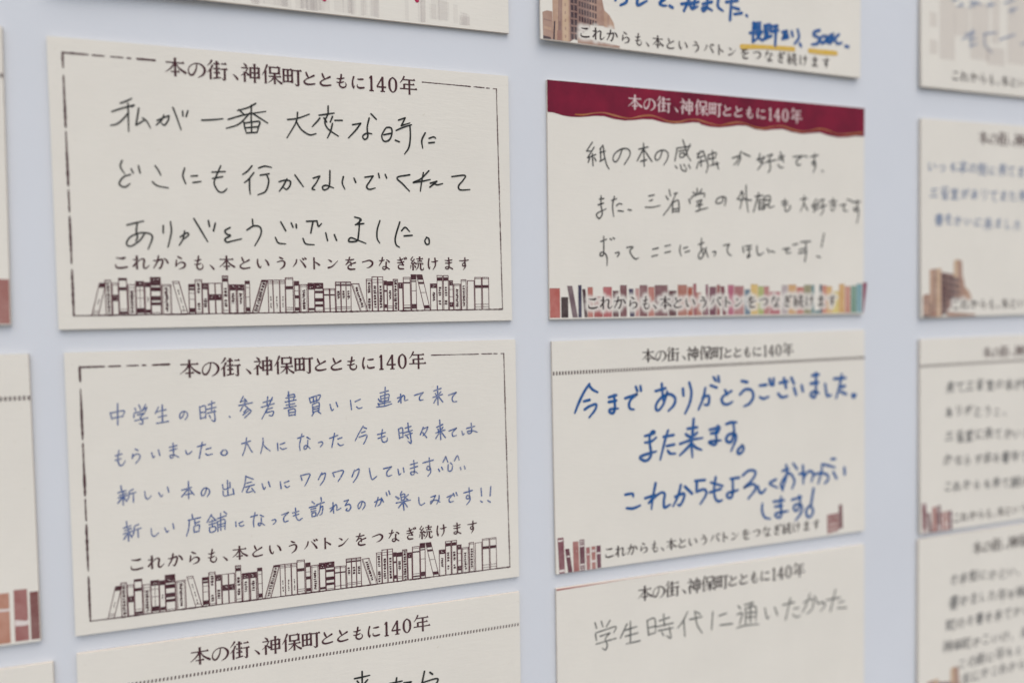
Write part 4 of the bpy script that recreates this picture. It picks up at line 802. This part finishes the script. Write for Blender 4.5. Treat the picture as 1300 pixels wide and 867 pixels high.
root, warp = new_card(3, 'card with a wavy crimson banner across its top and coloured book spines along its bottom', (.05, .0, .1, .15, .05))
k = Ink(0.03)
for i in range(len(BANNER_EDGE)-1):
    a, b = BANNER_EDGE[i], BANNER_EDGE[i+1]
    ua, ub = max(0.02, a[0]), min(W-.02, b[0])
    if i == len(BANNER_EDGE)-2: ub = W-.02
    jag = (0.05 + 0.12*rnd.random()) if i % 3 == 1 and i < 16 else 0.04
    k.quad((ua, jag), (ub, 0.04), (ub, b[1]), (ua, a[1]), M_BANNER, 3.0)
ban = k.build('banner', root, warp)
k = Ink(0.042)
k.curve([(u, v, 0.16 + 0.22*(0.5+0.5*math.sin(i*1.9))) for i, (u, v) in enumerate(GOLD_LINE)], M_GOLD, cusp=170)
o = k.build('gold_thread', root, warp)
k = Ink(0.05)
r = random.Random(3)
for i in range(16):
    u = 3 + 24*r.random()**1.2
    k.ribbon([(u, .10, .14), (u + r.uniform(.2, 1.1), .10, .12)], M_DARK)
k.build('ink_fleck', root, warp)
text_part(root, warp, lambda q: heading(q, M_PINKISH, 22.4, 68.9, 3.55, 3.9), 'heading')
k = Ink(0.03)
k.bloom = bloom_of(10.9, 80.4, 51.35, 3.8)
for u0, u1, vt, lean, col in COLOUR_BOOKS:
    c3 = [float(t) for t in col.split(',')]
    lum = .3*c3[0]+.55*c3[1]+.15*c3[2]
    col = ','.join('%.3f' % (t*.82+lum*.18) for t in c3)
    g = 0.035 if u1-u0 > .6 else 0.0
    k.quad((u0+lean+g, vt), (u1+lean-g, vt), (min(u1-g, W-.03), H-.35), (u0+g, H-.35), colour_print(col))
    if vt < 49.5 and not lean:
        k.poly([(u0+g, vt), (u1-g, vt), (u1-g, vt+.14), (u0+g, vt+.14)], colour_print(','.join('%.3f' % (float(t)*.7) for t in col.split(','))))
k.build('book_spines', root, warp)
text_part(root, warp, lambda q: slogan(q, M_DARK, 10.9, 80.4, 51.35, 3.8), 'slogan', 0.068)
handwriting(3, 'pencil', root, warp)

root, warp = new_card(4, 'dotted-line card with bold blue felt-pen writing and maroon books in its lower corner', (.1, .05, .2, .1, .05))
ticks(root, warp, 7.5, M_TICK, 0.76, 0.40, 0.84)
corner_books(root, warp)
k = Ink(0.035)
m1, m2, m3 = colour_print('.36,.19,.18'), colour_print('.22,.11,.115'), colour_print('.55,.42,.38')
k.quad((78.3, 49.3), (82.1, 49.1), (82.2, 54.0), (78.4, 54.5), m1)
for v in (50.3, 51.9, 53.2):
    k.poly([(78.9, v), (81.6, v-.3), (81.6, v+.25), (78.9, v+.5)], m3)
k.quad((82.2, 47.0), (83.4, 46.9), (83.6, 53.4), (82.3, 53.6), m2)
k.build('stacked_books', root, warp)
text_part(root, warp, lambda q: heading(q, M_DARK, 25.1, 66.0, 4.3, 3.95), 'heading')
text_part(root, warp, lambda q: slogan(q, M_DARK, 13.8, 74.7, 51.5, 3.4), 'slogan')
handwriting(4, 'felt', root, warp)

root, warp = new_card(5, 'plain-topped card at the bottom edge with one line of pencil-grey writing', (.1, .05, .1, .1, .05))
k = Ink(0.03)
k.quad((.1, .02), (17, .02), (17, .10), (.1, .42), colour_print('.42,.13,.12'))
k.quad((17, .02), (30, .02), (30, .05), (17, .10), colour_print('.55,.30,.27'))
k.build('red_sliver', root, warp)
text_part(root, warp, lambda q: heading(q, M_DARK, 23.4, 69.2, 4.15, 4.2), 'heading')
handwriting(5, 'pencil3', root, warp)

# --- right column, out of focus
root, warp = new_card(9, 'pink-tinged blurred card with pale blue writing at the upper right corner', (0, 0, .5, .3, .0))
k = Ink(0.03)
for q in ((3.0, 34.5, 5.6, 38.5), (3.0, 42.0, 5.8, 45.9), (6.6, 20.0, 9.6, 47), (9.6, 30, 12.2, 47), (12, 32, 17.5, 40), (18, 30, 25, 46), (24, 42, 31, 47), (26, 18, 29, 41), (32, 20, 40, 46), (3, 10, 6, 30)):
    k.rect(*q, M_WASH2)
k.build('faded_picture', root, warp)
text_part(root, warp, lambda q: slogan(q, M_DARK, 12.3, 79.5, 51.1, 3.5), 'slogan')
handwriting(9, 'blue2', root, warp)

root, warp = new_card(10, 'blurred card with pale blue writing above a small brown building picture', (.1, 0, .4, .2, .0))
building(root, warp, bloom_of(12.6, 80.0, 51.6, 3.5))
text_part(root, warp, lambda q: heading(q, M_BURG, 22.9, 68.5, 4.2, 4.2), 'heading')
text_part(root, warp, lambda q: slogan(q, M_DARK, 12.6, 80.0, 51.6, 3.5), 'slogan')
free_writing(10, 'blue2', root, warp, FAR_LINES['10'], 4.0, 0.34)

root, warp = new_card(11, 'blurred dotted-line card with grey writing beside the card of bold blue felt-pen writing', (.1, 0, .4, .2, .0))
ticks(root, warp, 7.5, M_TICK, 0.76, 0.40, 0.80)
corner_books(root, warp)
text_part(root, warp, lambda q: heading(q, M_BURG, 24.9, 66.0, 4.6, 3.95), 'heading')
text_part(root, warp, lambda q: slogan(q, M_DARK, 13.3, 74.7, 51.8, 3.4), 'slogan')
free_writing(11, 'pencil2', root, warp, FAR_LINES['11'], 3.9, 0.36)

root, warp = new_card(12, 'blurred card in the lower right corner crowded with six lines of grey writing', (.1, 0, .4, .2, .0))
building(root, warp)
text_part(root, warp, lambda q: heading(q, M_DARK, 22.0, 68.2, 4.9, 4.2), 'heading')
free_writing(12, 'pencil2', root, warp, FAR_LINES['12'], 4.0, 0.34)

# --- left column, only the right ends in view
root, warp = new_card(13, 'card cut off by the left edge with a plain red-brown block in its lower corner', (0, .1, 0, .2, .0))
ticks(root, warp, 9.0, M_TICK, 0.76, 0.40, 0.80)
k = Ink(0.03)
k.quad((70, 46.4), (W-.03, 46.5), (W-.03, 54.8), (70, 54.8), colour_print('.36,.15,.13'))
k.build('book_spines', root, warp)

root, warp = new_card(14, 'card cut off by the left edge with orange and maroon spines in its corner', (0, .15, 0, .25, .0))
ticks(root, warp, 8.3, M_TICK, 0.76, 0.40, 0.80)
k = Ink(0.03)
k.quad((60, 45.0), (86.15, 45.0), (86.1, 54.6), (60, 54.6), colour_print('.50,.24,.165'))
k.quad((60, 47.8), (86.15, 47.8), (86.15, 48.5), (60, 48.5), M_PALE)
k.quad((86.9, 44.6), (89.1, 44.65), (89.15, 54.5), (86.85, 54.5), colour_print('.35,.135,.125'))
k.quad((86.95, 46.2), (89.1, 46.2), (89.1, 47.3), (86.95, 47.3), M_PALE)
k.quad((86.95, 50.3), (89.1, 50.3), (89.1, 51.6), (86.95, 51.6), M_PALE)
k.quad((89.5, 45.3), (W-.05, 45.3), (W-.05, 54.5), (89.5, 54.5), colour_print('.215,.08,.075'))
k.build('book_spines', root, warp)

root, warp = new_card(15, 'blank end of a card in the lower left corner', (0, .1, 0, .1, .0))
